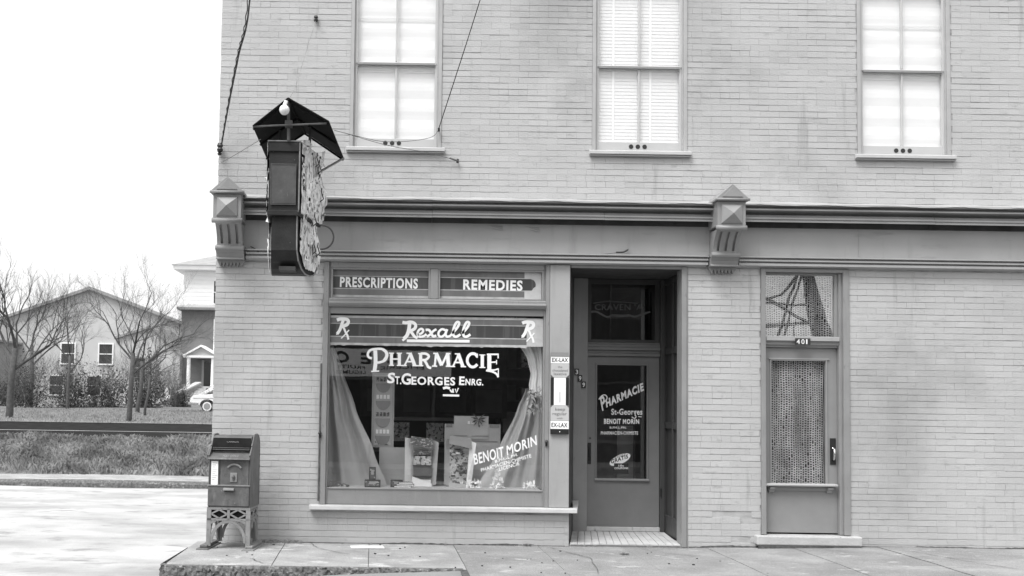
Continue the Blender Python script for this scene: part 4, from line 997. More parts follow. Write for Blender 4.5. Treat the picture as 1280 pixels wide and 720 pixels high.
s = MB(); s.extrude_x([(-.150, 1.060), (-.275, 1.000), (-.280, .988), (-.262, .992), (-.140, 1.045)], -hw - .004, hw + .004); s.build('slot_flap', 'mail', mbx)
text_w('raised_lettering', 'POST OFFICE', 'mail_leg', mbx, (-.075, -.252, 1.013), (.17, 0, 0), (0, .045, .0222), .02)
# upper front: notice card, arc badge, crest plate; lower door with pull
s = MB(); s.box(-hw + .018, -.110, yfr - .016, yfr - .0005, .700, .995); s.build('card_frame', 'mail', mbx, bevel=.003)
s = MB(); s.box(-hw + .028, -.122, yfr - .019, yfr - .0165, .715, .965); s.build('collection_card', 'paper', mbx)
s = MB()
for k in range(9): s.box(-hw + .036, -.130 - (k * 7 % 3) * .012, yfr - .0198, yfr - .0192, .945 - k * .022, .949 - k * .022)
s.build('card_print', 'mid', mbx, kind='stuff')
s = MB(); arc = [(.055 + .085 * math.cos(PI * (.18 + .64 * i / 12)), yfr - .009, .855 + .080 * math.sin(PI * (.18 + .64 * i / 12))) for i in range(13)]
s.tube(arc, .011, 6); s.build('arched_badge', 'mail_leg', mbx)
s = MB(); s.box(.010, .085, yfr - .010, yfr - .0005, .745, .845); s.build('crest_plate', 'mail_leg', mbx, bevel=.004)
s = MB(); s.sphere((.047, yfr - .011, .80), .02, 8); s.sphere((.047, yfr - .011, .775), .014, 6); s.build('crest', 'mail', mbx)
s = MB(); s.box(-hw - .006, hw - .002, yfr - .018, yfr - .0005, .49, .700); s.build('door', 'mail', mbx, bevel=.005)
s = MB(); s.box(-hw - .010, hw + .006, yfr - .026, yfr - .0005, .703, .716); s.build('door_lip', 'mail_leg', mbx)
s = MB(); s.extrude_x([(yfr - .018, .685), (yfr - .045, .680), (yfr - .052, .662), (yfr - .040, .650), (yfr - .030, .655), (yfr - .018, .668)], -.055, .062); s.build('door_pull', 'mail_leg', mbx, bevel=.003)
s = MB(); s.box(-.045, .052, yfr - .022, yfr - .0185, .640, .652); s.build('pull_shadow_gap', 'mail_dark', mbx)
# cast base: lattice band with diamonds over an arch
def lattice(x0, x1, fn, name):
    """fn(u, z, d) maps a panel coordinate to space; panel u in x0..x1"""
    mb = MB()
    def bar(a, b, w_=.010, dp=.018):
        (u0, z0), (u1, z1) = a, b; l = math.hypot(u1 - u0, z1 - z0); nx, nz = -(z1 - z0) / l * w_, (u1 - u0) / l * w_
        k = len(mb.v)
        for d in (0, dp):
            for (u, z) in ((u0 + nx, z0 + nz), (u1 + nx, z1 + nz), (u1 - nx, z1 - nz), (u0 - nx, z0 - nz)): mb.v.append(fn(u, z, d))
        mb.f += [tuple(k + i for i in f_) for f_ in ((0, 1, 2, 3), (7, 6, 5, 4), (0, 4, 5, 1), (1, 5, 6, 2), (2, 6, 7, 3), (3, 7, 4, 0))]
    W2 = x1 - x0; zt, zm = .462, .345
    bar((x0, zt), (x1, zt), .014); bar((x0, zm), (x1, zm), .012)
    bar((x0 + .022, .06), (x0 + .022, zt - .015), .024, .022); bar((x1 - .022, .06), (x1 - .022, zt - .015), .024, .022)
    n = 2 if W2 > .4 else 1
    if n == 2: bar(((x0 + x1) / 2, zm), ((x0 + x1) / 2, zt), .014)
    for i in range(n):
        a, b = x0 + .045 + i * (W2 - .06) / n, x0 + .045 + (i + 1) * (W2 - .06) / n - .03
        c_ = (a + b) / 2; zc_ = (zt + zm) / 2; bar((a, zc_), (c_, zt - .012), .0085, .014); bar((c_, zt - .012), (b, zc_), .0085, .014); bar((a, zc_), (c_, zm + .010), .0085, .014); bar((c_, zm + .010), (b, zc_), .0085, .014)
    pts = []
    r0 = W2 / 2 - .05
    for i in range(13):
        a = PI * i / 12; pts.append(((x0 + x1) / 2 + r0 * math.cos(a), .10 + (.225) * math.sin(a)))
    for p_, q_ in zip(pts[:-1], pts[1:]): bar(p_, q_, .016, .016)
    bar((x0 + .045, .31), (x0 + .10, .335), .012, .014); bar((x1 - .045, .31), (x1 - .10, .335), .012, .014)
    mb.build(name, 'mail_leg', mbx)
lattice(-.235, .235, lambda u, z, d: (u, -.235 + d, z), 'base_panel')
lattice(-.225, .195, lambda u, z, d: (.225 - d, u, z), 'base_panel')
lattice(-.225, .195, lambda u, z, d: (-.225 + d, u, z), 'base_panel')
lattice(-.22, .22, lambda u, z, d: (u, .195 - d, z), 'base_panel')
bx('base_shade_core', 'mail_dark', mbx, -.198, .198, -.205, .172, .335, .469);  # dark block added behind the lattice, stands in for the shade inside the base
for x in (-.245, .245):
    s = MB(); s.box(x - .075, x + .055, -.33, .23, .005, .045, ); s.box(x - .05, x + .03, -.27, .215, .045, .075); s.build('foot', 'mail_leg' if x > 0 else 'mail', mbx, bevel=.006)

# ================================================================== IN THE SHOP WINDOW
random.seed(5)
def drape(name, mt, rows, Y, nf, amp, label, cat='curtain'):
    """cloth hung in folds; rows = (z, x left, x right) from top to bottom"""
    mb = MB(); nx, nz = 90, 60; G = []
    zs = [r_[0] for r_ in rows]
    for i in range(nz + 1):
        z = zs[0] + (zs[-1] - zs[0]) * i / nz
        for k in range(len(rows) - 1):
            if rows[k][0] >= z >= rows[k + 1][0] - 1e-6:
                t = (rows[k][0] - z) / (rows[k][0] - rows[k + 1][0]); t = t * t * (3 - 2 * t) * .4 + t * .6
                a = rows[k][1] + (rows[k + 1][1] - rows[k][1]) * t; b = rows[k][2] + (rows[k + 1][2] - rows[k][2]) * t
        row = []
        for j in range(nx + 1):
            u = j / nx; g = min(1, .3 + (b - a) * 1.6)
            y = Y + amp * g * (math.sin(u * nf * 2 * PI + .8 * math.sin(z * 2)) + .45 * math.sin(u * nf * 4.7 * PI + 1 + z)) + .012 * math.sin(z * 7 + u * 3)
            row.append((a + (b - a) * u, y, z))
        G.append(row)
    for i in range(nz):
        for j in range(nx): mb.q([G[i][j], G[i + 1][j], G[i + 1][j + 1], G[i][j + 1]])
    o = mb.build(name, mt, smooth=True); tag(o, label, cat); return o
drape('curtain', 'curtain', [(2.31, -.86, -.80), (2.0, -.88, -.68), (1.55, -.90, -.52), (1.05, -.92, -.30), (.642, -.93, -.14)], .30, 1.7, .045, 'grey satin drape fanning down along the left edge of the shop window')
drape('curtain', 'curtain', [(1.80, 1.46, 1.66), (1.55, 1.36, 1.67), (1.10, 1.16, 1.68), (.642, .90, 1.68)], .34, 1.8, .045, 'grey satin drape flaring down along the right edge of the shop window')
drape('curtain', 'curtain_white', [(2.31, 1.36, 1.66), (2.14, 1.46, 1.66), (1.97, 1.50, 1.66), (1.84, 1.48, 1.66), (1.72, 1.50, 1.66)], .20, 2.2, .020, 'white swag of cloth at the upper right corner of the shop window')
mb = MB()
for i in range(60):
    x = random.uniform(1.46, 1.65); z = random.uniform(1.55, 1.84) - (1.62 - x) * .25
    mb.q([(x, .15, z), (x + .012, .15, z - .01), (x + random.uniform(-.05, .06), .13, z - random.uniform(.02, .09)), (x - .008, .16, z - .02)])
tag(mb.build('fringe', 'print', kind='stuff'), 'tasselled fringe hanging at the tie of the right hand shop curtain', 'fringe')

# tall framed product banner
bn = empty('hanging_banner', 'tall narrow framed banner of rounded product pictures hanging left of centre in the shop window', 'banner')
x0, x1, z0, z1, yb_ = -.325, -.085, 1.10, 1.955, .50
bx('backing', 'card', bn, x0, x1, yb_, yb_ + .01, z0, z1)
for a in ((x0 - .012, x0 + .012, z0 - .01, z1 + .01), (x1 - .012, x1 + .012, z0 - .01, z1 + .01), (x0 + .012, x1 - .012, z0 - .012, z0 + .012), (x0 + .012, x1 - .012, z1 - .012, z1 + .012)): bx('frame_strip', 'trim_light', bn, a[0], a[1], yb_ - .014, yb_ - .0005, a[2], a[3])
for k in range(4):
    zc_ = 1.86 - k * .205; s = MB()
    s.extrude_y([(-.205 + .088 * math.cos(PI + PI * i / 10), zc_ - .02 + .11 * math.sin(PI + PI * i / 10)) for i in range(11)], yb_ - .012, yb_ - .002); s.build('round_picture', 'trim', bn)
    s = MB()
    for j in range(4): s.box(-.285 + j * .042, -.255 + j * .042, yb_ - .010, yb_ - .002, zc_ + .005, zc_ + .052)
    s.build('product_row', 'paper' if k % 2 else 'print_dark', bn)
bx('print_foot', 'print', bn, -.30, -.11, yb_ - .008, yb_ - .002, 1.115, 1.18)

# big poster board behind, with header and bow
pb = empty('poster_board', 'large stepped display board with a tall header and ribbon bow in the shop window', 'display board')
s = MB(); s.box(.530, 1.195, .60, .615, .642, 1.375); s.box(.530, .545, .598, .5995, .642, 1.375); s.build('board', 'card', pb)
s = MB(); s.box(.640, 1.050, .585, .598, 1.36, 1.470); s.box(.640, 1.05, .587, .5965, 1.2, 1.36); s.build('header', 'card', pb)
s = MB(); s.box(.55, .62, .592, .5985, 1.335, 1.372); s.box(1.065, 1.18, .592, .5985, 1.335, 1.372); s.build('side_print', 'trim', pb)
s = MB(); s.box(.64, .80, .580, .5845, 1.232, 1.240); s.box(.85, 1.05, .580, .5845, 1.230, 1.238); s.box(.86, 1.16, .590, .5985, 1.17, 1.176); s.build('print_line', 'trim', pb)
text_w('lettering', 'se', 'white', pb, (.80, .578, 1.375), (.085, 0, 0), (0, 0, .035), .03)
s = MB(); c0 = Vector((.93, .56, 1.435))
for a in (-2.7, -2.2, -1.0, -.4, .2, .7, 2.4, 2.9):
    d = Vector((math.cos(a), 0, math.sin(a))); s.q([c0, c0 + d * .05 + Vector((0, -.02, .012)), c0 + d * .10 + Vector((0, 0, .0)), c0 + d * .05 + Vector((0, -.01, -.014))])
s.q([c0 + Vector((-.012, 0, 0)), c0 + Vector((.012, 0, 0)), c0 + Vector((.016, 0, -.10)), c0 + Vector((.0, 0, -.09))]); s.build('ribbon_bow', 'print_dark', pb)

def counter_display(x0, x1, z0, z1, y, tilt, inner, label, wing_left):
    """open folding display: white wings at the sides, shelves of packets, a header leaning forward"""
    e = empty('counter_display', label, 'product display'); H_ = z1 - z0; W_ = x1 - x0
    def P(u, v, d=0): return (x0 + u * W_ + tilt * (v - .5) * .0, y + d + (1 - v) * -.02, z0 + v * H_)
    def sheet(nm, mt, q_): s = MB(); s.q([P(*a) for a in q_]); s.q([P(a[0], a[1], (a[2] if len(a) > 2 else 0) + .006) for a in reversed(q_)]); s.build(nm, mt, e)
    sheet('back', 'card' if inner == 0 else 'print', [(.18, 0, .04), (.80, 0, .04), (.80, .95, .06), (.18, .95, .06)])
    if wing_left:
        sheet('wing', 'white', [(0, .02, -.05), (.24, .0, .04), (.24, .94, .06), (0, .97, -.04)])
        sheet('wing', 'card', [(.80, .0, .04), (.93, .04, -.02), (1.0, .88, -.03), (.80, .93, .06)])
    else:
        sheet('wing', 'white', [(.70, .0, .0), (.86, .02, .02), (1.0, .85, -.04), (.80, .90, .0)])
        sheet('wing', 'card', [(0, .04, -.01), (.18, .0, .04), (.18, .93, .06), (.02, .9, -.01)])
    sheet('header', 'print_dark' if wing_left else 'trim', [(.14, .84, -.05), (.86, .74, -.05), (.84, .94, -.01), (.18, 1.0, -.01)])
    if inner == 0:
        for k, (v, h_) in enumerate(((.60, .12), (.42, .20), (.18, .22), (.03, .10))):
            s = MB(); a, b = P(.26, v), P(.78, v + h_); s.box(a[0], b[0], y - .012, y + .035, a[2], b[2]); s.build('packet_row', ('print_dark', 'print', 'mid', 'white')[k], e)
        s = MB(); a, b = P(.24, .17), P(.80, .20); s.box(a[0], b[0], y - .03, y + .03, a[2], b[2]); a, b = P(.24, .40), P(.80, .42); s.box(a[0], b[0], y - .03, y + .03, a[2], b[2]); s.build('shelf', 'letter_dark', e)
        sheet('front_lip', 'white', [(.22, .0, -.06), (.80, .0, -.06), (.80, .06, -.06), (.22, .20, -.06)])
    else:
        for k in range(14):
            u, v = random.uniform(.2, .62), random.uniform(.1, .72); s = MB(); a = P(u, v)
            s.box(a[0], a[0] + .05, y + .0, y + .03, a[2], a[2] + .022); s.build('packet', random.choice(['paper', 'print_dark', 'card']), e)
        sheet('front_lip', 'card', [(.14, .0, -.06), (.72, .0, -.06), (.72, .05, -.06), (.14, .08, -.06)])
counter_display(.060, .452, .655, 1.232, .34, 0, 0, 'open folding product display with a bright white left wing and dark packets', True)
counter_display(.520, .890, .655, 1.248, .36, 0, 1, 'folding display of patterned packets with a white right wing, in front of the stepped board', False)
# wall of stock and a pale partition board inside
s = MB(); s.box(-.24, .085, .48, .495, .653, 1.09); o = s.build('display_screen', 'card'); tag(o, 'plain grey board standing behind the small boxes at the lower left of the shop window', 'board')
def small_box(x0, x1, z0, z1, y0, y1, mt, label, cat='box', name='carton'):
    e = empty(name, label, cat); bx('box_body', mt, e, x0, x1, y0, y1, z0, z1, bevel=.002)
    s = MB(); s.box(x0 + .01, x1 - .01, y0 - .002, y0 - .0003, z0 + .012, z1 - .012); s.build('label_print', 'print_dark', e)
    s = MB(); s.box(x0 + (x1 - x0) * .3, x0 + (x1 - x0) * .7, y0 - .0035, y0 - .0023, z0 + (z1 - z0) * .4, z0 + (z1 - z0) * .8); s.build('label_patch', 'trim_light', e)
small_box(-.395, -.215, .6535, .735, .085, .17, 'letter_dark', 'dark flat carton on the display floor, near the foot of the left drape')
small_box(-.345, -.270, .736, .880, .10, .15, 'letter_dark', 'small upright carton standing on the dark flat carton by the left drape')
small_box(-.100, .040, .6535, .735, .13, .20, 'letter_dark', 'dark carton half hidden left of the centre product display')
e = empty('flat_pack', 'dark open case lying on the display floor at the far left of the shop window', 'case')
s = MB(); s.v = [(-.78, .09, .654), (-.58, .07, .654), (-.57, .16, .656), (-.75, .20, .656), (-.79, .08, .735), (-.60, .07, .680), (-.57, .16, .670), (-.76, .19, .715)]; s.f = [(0, 3, 2, 1), (4, 5, 6, 7), (0, 1, 5, 4), (1, 2, 6, 5), (2, 3, 7, 6), (3, 0, 4, 7)]; s.build('case_body', 'print_dark', e)
for k, (a, b, z, r_) in enumerate(((-.06, .14, .653, .06), (-.03, .17, .674, -.10), (-.01, .15, .695, .16))):
    e = empty('booklet', ('lowest', 'middle', 'topmost')[k] + ' dark booklet in the little pile in front of the centre product display', 'booklet')
    s = MB(); s.box(a, b, .075, .165, z, z + .020, rz=r_ * .6); s.build('cover', 'print_dark' if k != 1 else 'letter_dark', e)
    s = MB(); s.box(a + .004, b - .004, .078, .162, z + .004, z + .016, rz=r_ * .6); s.v = [(v[0], v[1] - .006, v[2]) for v in s.v]; s.build('pages', 'paper', e)
def ruffle(x, z, w_, h_, y, label):
    mb = MB()
    for i in range(70):
        a = random.uniform(0, 2 * PI); u = random.uniform(0, 1); px, pz = x + w_ / 2 * math.cos(a) * (1 - .5 * u), z + u * h_; py = y + .035 * math.sin(a)
        d = Vector((random.uniform(-.03, .03), random.uniform(-.015, .015), random.uniform(-.01, .03)))
        mb.q([(px, py, pz), (px + d.x, py - .01, pz + .006), (px + d.x, py + d.y, pz + d.z + .012), (px - .008, py + d.y, pz + d.z)])
    tag(mb.build('paper_ruffle', 'paper'), label, 'paper decoration')
ruffle(.86, .653, .19, .09, .14, 'crumpled white crepe ruffle in front of the patterned display board')
ruffle(1.12, .653, .16, .11, .13, 'tallest white crepe ruffle, with a stem of paper rising from it, by the right drape')
ruffle(1.12, .75, .05, .10, .13, 'narrow twist of white paper standing on the ruffle by the right drape')
ruffle(1.50, .653, .18, .07, .12, 'low white crepe ruffle in the lower right corner of the shop window')

# furniture further in
cb = empty('wall_cabinet', 'dark wall cabinet with glazed doors at the back of the shop, seen through the window', 'cabinet')
bx('carcass', 'wood_dark', cb, -.55, 1.45, 2.4, 2.8, 1.42, 2.6); bx('cornice', 'card', cb, -.20, 1.15, 2.30, 2.8, 1.375, 1.418)
for k in range(4):
    x = -.50 + k * .49; bx('door_frame', 'wood_dark', cb, x, x + .46, 2.36, 2.395, 1.44, 2.5); bx('door_glass', 'mid', cb, x + .05, x + .41, 2.350, 2.358, 1.49, 1.80)
ct = empty('shop_counter', 'dark shop counter with pale framed price cards below the wall cabinet', 'counter')
bx('counter_body', 'wood_dark', ct, -.6, 1.6, 1.7, 2.2, .082, .98); bx('counter_top', 'mid', ct, -.65, 1.65, 1.65, 2.25, .982, 1.02)
for x, mt in ((-.10, 'print'), (.34, 'print'), (.95, 'mid')): s = MB(); s.box(x, x + .22, 1.66, 1.68, 1.12, 1.36); o = s.build('price_card', mt); tag(o, {-.10: 'left one of the framed pale cards standing on the shop counter', .34: 'middle framed pale card standing on the shop counter', .95: 'dim framed card at the right end of the shop counter'}[x], 'card', 'framed cards on the counter')
rk = empty('shelf_rack', 'tall open shelf of stock deep in the shop behind the right curtain', 'shelf')
bx('upright', 'wood_dark', rk, 1.35, 1.39, 2.6, 3.0, .082, 2.9); bx('upright', 'wood_dark', rk, 2.15, 2.19, 2.6, 3.0, .082, 2.9); bx('back', 'wood_dark', rk, 1.39, 2.15, 2.98, 3.0, .082, 2.9)
for k in range(6):
    bx('shelf', 'mid', rk, 1.391, 2.149, 2.6, 2.975, .3 + k * .45, .32 + k * .45)
for i in range(14):
    k = i % 6; x = 1.42 + (i // 6) * .25; bx('stock_box', random.choice(['card', 'mid', 'print', 'print_dark']), rk, x, x + .18, 2.64, 2.85, .321 + k * .45, .321 + k * .45 + random.uniform(.15, .32))
s = MB(); s.sphere((2.90, 2.6, 2.35), .09, 14); gl = empty('globe_lamp', 'unlit white glass globe lamp hanging inside the shop behind the door', 'lamp'); s.build('globe', 'porcelain', gl, smooth=True)
s = MB(); s.tube([(2.90, 2.6, 2.43), (2.90, 2.6, 3.29)], .012, 6); s.build('rod', 'steel', gl)
cp = empty('coat_stand_case', 'pale panelled showcase standing inside the shop behind the lower door glass', 'showcase')
s = MB(); s.v = [(2.55, 2.4, .082), (3.2, 2.4, .082), (3.2, 2.9, .082), (2.55, 2.9, .082), (2.70, 2.4, 1.55), (3.2, 2.4, 1.55), (3.2, 2.9, 1.55), (2.70, 2.9, 1.55)]; s.f = [(0, 3, 2, 1), (4, 5, 6, 7), (0, 1, 5, 4), (1, 2, 6, 5), (2, 3, 7, 6), (3, 0, 4, 7)]; s.build('case_side', 'mid', cp)
s = MB(); s.box(2.95, 3.17, 2.37, 2.395, .2, 1.35); s.build('case_panel', 'card', cp, bevel=.01)

# ================================================================== GROUND
def ground_sheet(name, mt, xs, ys, zf, parent=None, kind='structure'):
    mb = MB(); nx, ny = len(xs), len(ys)
    mb.v = [(x, y, zf(x, y)) for y in ys for x in xs]
    mb.f = [(j * nx + i, j * nx + i + 1, (j + 1) * nx + i + 1, (j + 1) * nx + i) for j in range(ny - 1) for i in range(nx - 1)]
    o = mb.build(name, mt, parent, smooth=True); o['kind'] = kind; return o
def lin(a, b, n): return [a + (b - a) * i / n for i in range(n + 1)]
def gz(x, y):
    """the lie of the land: flat street, then a lane on a bank, then lawns rising to the houses"""
    if y < 10.4: return -.30
    if y < 23: return .2
    return .2
# the one great sheet below everything
ground_sheet('ground', 'grass_ground', [-900, -300, -120, -60, -30, 30, 120, 300, 900], [-900, -200, -60, -30, 9.4, 14, 60, 200, 900], lambda x, y: -.45)
def street_z(x, y):
    z = -.135 + .012 * math.sin(x * .9) * math.sin(y * .6)
    return z
ground_sheet('side_street', 'street', lin(-70, LX - .12, 60), lin(-2.2, 8.72, 24), street_z)
def front_z(x, y):
    t = max(0, min(1, (x + 2.3) / 2.92)); edge = -.165 + .188 * (t ** .75)
    s_ = max(0, min(1, (-1.7 - y) / 3.0))
    return edge * (1 - s_) + (-.16) * s_ + .004 * math.sin(x * 3 + y * 2)
ground_sheet('gutter_apron', 'apron', lin(-2.25, 14, 90), lin(-5.0, -1.68, 14), lambda x, y: front_z(x, y) if x > -2.25 else -.16)
ground_sheet('street', 'road', lin(-70, 60, 40), lin(-15.0, -4.99, 6), lambda x, y: -.158)
ground_sheet('street', 'street', lin(-70, -2.24, 30), lin(-5.0, -2.19, 4), lambda x, y: -.137)
bx('opposite_sidewalk', 'walk', None, -40, 40, -16.6, -13.6, -.2, -.02, kind='structure')
walk = empty('sidewalk'); walk['kind'] = 'structure'
xsl = [-2.26, -1.27, -.33, .62, 1.57, 2.52, 3.47, 4.43, 5.40, 6.36, 7.32, 8.3, 9.3]
random.seed(11)
for i in range(len(xsl) - 1):
    for j, (ya_, yb_2) in enumerate(((-1.70 if i < 3 else -3.3, .0),)):
        a, b = xsl[i], xsl[i + 1]; sk = .10; g = .0035
        mb = MB(); n = 8; tz = random.uniform(-.004, .004); tz2 = random.uniform(-.003, .003)
        for jy in range(n + 1):
            y = ya_ + (yb_2 - ya_) * jy / n
            for ix in range(n + 1):
                if jy == n: y = -.012 - .010 * random.random()
                x = a + g + (b - a - 2 * g) * ix / n + (y * sk if True else 0) * (0 if i == 0 and ix == 0 else -.25)
                z = .030 + .042 * max(0, min(1, (x - 3.0) / 2.2)) + tz * (ix / n - .5) + tz2 + (.0 if y > -1.6 else -.006) + .0015 * math.sin(x * 9 + y * 7)
                if i == 0: z += .0
                mb.v.append((x, y, z))
        for jy in range(n):
            for ix in range(n): k = jy * (n + 1) + ix; mb.f.append((k, k + 1, k + n + 2, k + n + 1))
        k0 = len(mb.v); rim_ = [ix for ix in range(n + 1)]
        mb.v += [(mb.v[ix][0], mb.v[ix][1], -.2) for ix in range(n + 1)]; mb.f += [(k0 + ix, k0 + ix + 1, ix + 1, ix) for ix in range(n)]
        k1 = len(mb.v); mb.v += [(mb.v[q_ * (n + 1)][0], mb.v[q_ * (n + 1)][1], -.2) for q_ in range(n + 1)]; mb.f += [(k1 + q_ + 1, k1 + q_, q_ * (n + 1), (q_ + 1) * (n + 1)) for q_ in range(n)]
        mb.build('slab', 'walk_pale' if i < 3 else 'walk', walk)
bx('joint_bed', 'joint', walk, -2.24, .60, -1.69, .008, -.2, .0185); bx('joint_bed', 'joint', walk, .601, 9.4, -3.28, .008, -.2, .0186)
# rough kerb edge: jagged stone face, dying out where the gutter rises to it
kb = MB(); n = 170; prev = None
for i in range(n + 1):
    x = -2.30 + 2.93 * i / n
    r_ = [random.uniform(-.012, .012) for _ in range(4)]
    edge = 0 if x > -2.24 else .05
    row = [(x, -1.685 + edge, .031), (x, -1.735 + edge + r_[0] * .6, .026 + r_[1] * .3), (x, -1.752 + edge + r_[2], -.03 + r_[3]), (x, -1.760 + r_[0] + edge, -.09), (x, -1.775 + r_[1] + edge, -.24)]
    row = row[:2] + [(x + random.uniform(-.008, .008), -1.742 + edge + random.uniform(-.014, .012), .008), (x + random.uniform(-.008, .008), -1.748 + edge + random.uniform(-.016, .014), -.018)] + row[2:3] + [(x + random.uniform(-.008, .008), -1.757 + edge + random.uniform(-.016, .014), -.06)] + row[3:]
    if prev:
        for q_ in range(7): kb.q([prev[q_], prev[q_ + 1], row[q_ + 1], row[q_]])
    prev = row
kb.q([(-2.30, -1.64, .031), (-2.30, -1.64, -.24), (-2.27, -.5, -.24), (-2.27, -.5, .029)])
o = kb.build('kerb', 'kerb'); o['kind'] = 'structure'
# dirt and rubble at the wall foot
random.seed(3); mb = MB()
for i in range(150):
    x = random.choice([random.uniform(-1.55, -1.1), random.uniform(-1.5, 6.8), random.gauss(1.45, .06), random.gauss(-1.45, .06)]); y = -abs(random.gauss(0, .025)) - .004; r_ = random.uniform(.004, .017 if x > -1 else .03)
    mb.box(x - r_, x + r_, y - r_, y + r_ * .6, .025, .030 + r_ * random.uniform(.5, 1.4), rz=random.uniform(0, 3))
o = mb.build('rubble', 'apron', kind='stuff'); tag(o, 'crumbs of mortar and grit along the foot of the brick wall', 'grit')
mb = MB()
for i in range(46):
    x = random.uniform(-2.0, 6.5); y = -random.uniform(.1, 1.9); r_ = random.uniform(.004, .011)
    mb.box(x - r_, x + r_, y - r_, y + r_, .027, .034 + r_ * .4, rz=random.uniform(0, 3))
tag(mb.build('litter', 'letter_dark', kind='stuff'), 'scattered specks of dark grit on the sidewalk', 'litter')
mb = MB(); prev = None
for i in range(260):
    x = -1.6 + 10.6 * i / 259; rz_ = .042 * max(0, min(1, (x - 3.0) / 2.2)); hh = max(0, .5 * math.sin(x * 2.1) + .5 * math.sin(x * 5.3 + 1) + random.uniform(-.3, .3)) * .016
    row = [(x, -.0125, .024 + rz_), (x, -.0060, .036 + rz_ + hh)]
    if prev and not (1.9 < x < 3.3): mb.q([prev[0], row[0], row[1], prev[1]])
    prev = row
mb.build('wall_joint', 'joint', walk)
def crack(pts, w_=.006):
    mb = MB(); P = [pts[0]]
    for (a, b) in zip(pts[:-1], pts[1:]):
        for k in range(1, 9):
            t = k / 8; P.append((a[0] + (b[0] - a[0]) * t + random.uniform(-.012, .012), a[1] + (b[1] - a[1]) * t + random.uniform(-.012, .012)))
    prev = None
    for i, (x, y) in enumerate(P):
        ww = w_ * random.uniform(.3, 1) * (1 if 0 < i < len(P) - 1 else .2); z = .0375 + .042 * max(0, min(1, (x - 3.0) / 2.2)); row = ((x - ww, y - ww * .5, z), (x + ww, y + ww * .5, z))
        if prev: mb.q([prev[0], prev[1], row[1], row[0]])
        prev = row
    mb.build('crack', 'joint', walk)
for pts in ([(-1.0, -.05), (-.85, -.5), (-.5, -.9)], [(1.65, -.1), (2.0, -.9), (1.9, -1.9)], [(2.7, -.2), (3.3, -.8), (4.3, -1.3)], [(4.6, -.15), (5.3, -.7), (6.3, -1.0)], [(.7, -1.2), (1.4, -1.35), (2.3, -1.2)], [(5.6, -.3), (5.9, -1.2), (6.4, -2.0)], [(-2.0, -1.1), (-1.5, -1.25), (-1.3, -1.6)]): crack(pts)
def leaf(p_, s_, label, mt):
    mb = MB(); c_ = Vector(p_)
    for k in range(5):
        a = k * 1.256 + .4; d = Vector((math.cos(a), math.sin(a), .12)); e_ = Vector((-math.sin(a), math.cos(a), 0)) * .3
        mb.q([c_, c_ + (d * .6 + e_) * s_, c_ + d * s_, c_ + (d * .6 - e_) * s_])
    tag(mb.build('dead_leaf', mt), label, 'leaf')
leaf((2.42, -.60, .036), .065, 'dark curled dead leaf on the sidewalk in front of the drugstore entry', 'joint')
leaf((1.45, -.04, .045), .06, 'dark tuft of dead leaf at the wall foot below the shop window', 'joint')
mb = MB(); mb.box(-.52, -.16, -.42, -.22, .0325, .0355, rz=.12); tag(mb.build('paper_scrap', 'white'), 'scrap of white paper flattened on the sidewalk under the shop window', 'paper')

# ---- the far side of the lane
random.seed(9)
ground_sheet('far_sidewalk', 'walk_pale', lin(-70, 4, 60), [8.90, 9.5, 10.5], lambda x, y: -.015 + .01 * math.sin(x * .8))
mb = MB(); prev = None
for i in range(400):
    x = -60 + 64 * i / 399; r_ = random.uniform(-.02, .02); top = -.012 + .01 * math.sin(x * .8)
    row = [(x, 8.91, top), (x, 8.84 + r_, top - .012), (x, 8.80 + r_ * 1.5, top - .06), (x, 8.78 + r_, -.2)]
    if prev:
        for q_ in range(3): mb.q([prev[q_], prev[q_ + 1], row[q_ + 1], row[q_]])
    prev = row
o = mb.build('far_kerb', 'kerb'); o['kind'] = 'structure'
def bank_z(x, y):
    n_ = .05 * math.sin(x * 1.3) + .03 * math.sin(x * 3.7 + 1) + .03 * math.sin(y * 2 + x)
    if y < 10.3: return -.03
    if y < 12.2: return -.03 + (.64 + n_) * ((y - 10.3) / 1.9) ** .8
    if y < 12.9: return .61 + n_ * (12.9 - y) / .7
    return .59
ground_sheet('bank', 'grass_ground', lin(-70, 6, 160), lin(10.28, 13.0, 16), bank_z)
ground_sheet('lane', 'asphalt', lin(-70, 10, 20), lin(12.95, 29.2, 4), lambda x, y: .580)
ground_sheet('lane_edge', 'walk', lin(-70, 10, 4), [19.6, 20.0], lambda x, y: .588)
def lawn_z(x, y):
    t = max(0, min(1, (y - 29) / 30)); return .60 + .04 * math.sin(x * .5 + y * .3) * t + .0115 * min(35, y - 29)
ground_sheet('lawn', 'grass_ground', lin(-160, 20, 60), lin(29.0, 60, 20) + [80, 120, 200, 400], lambda x, y: lawn_z(x, y) if y < 130 else 1.0)
def blades(name, n, fx, h, wd, label):
    V = []; F = []
    for i in range(n):
        x, y, z = fx(); a = random.uniform(0, PI * 2); hh = h * random.uniform(.4, 1.2); l = hh * random.uniform(.1, .8); w_ = wd * random.uniform(.6, 1.4)
        dx, dy = math.cos(a), math.sin(a); k = len(V)
        V += [(x - w_, y, z - .02), (x + w_, y, z - .02), (x + dx * l * .4, y + dy * l * .4, z + hh * .7), (x + dx * l, y + dy * l, z + hh * random.uniform(.6, 1))]
        F += [(k, k + 1, k + 2), (k + 1, k + 3, k + 2)]
    me = bpy.data.meshes.new(name); me.from_pydata(V, [], F); me.materials.append(M['grass']); o = bpy.data.objects.new(name, me); C.objects.link(o); o['kind'] = 'stuff'; tag(o, label, 'grass')
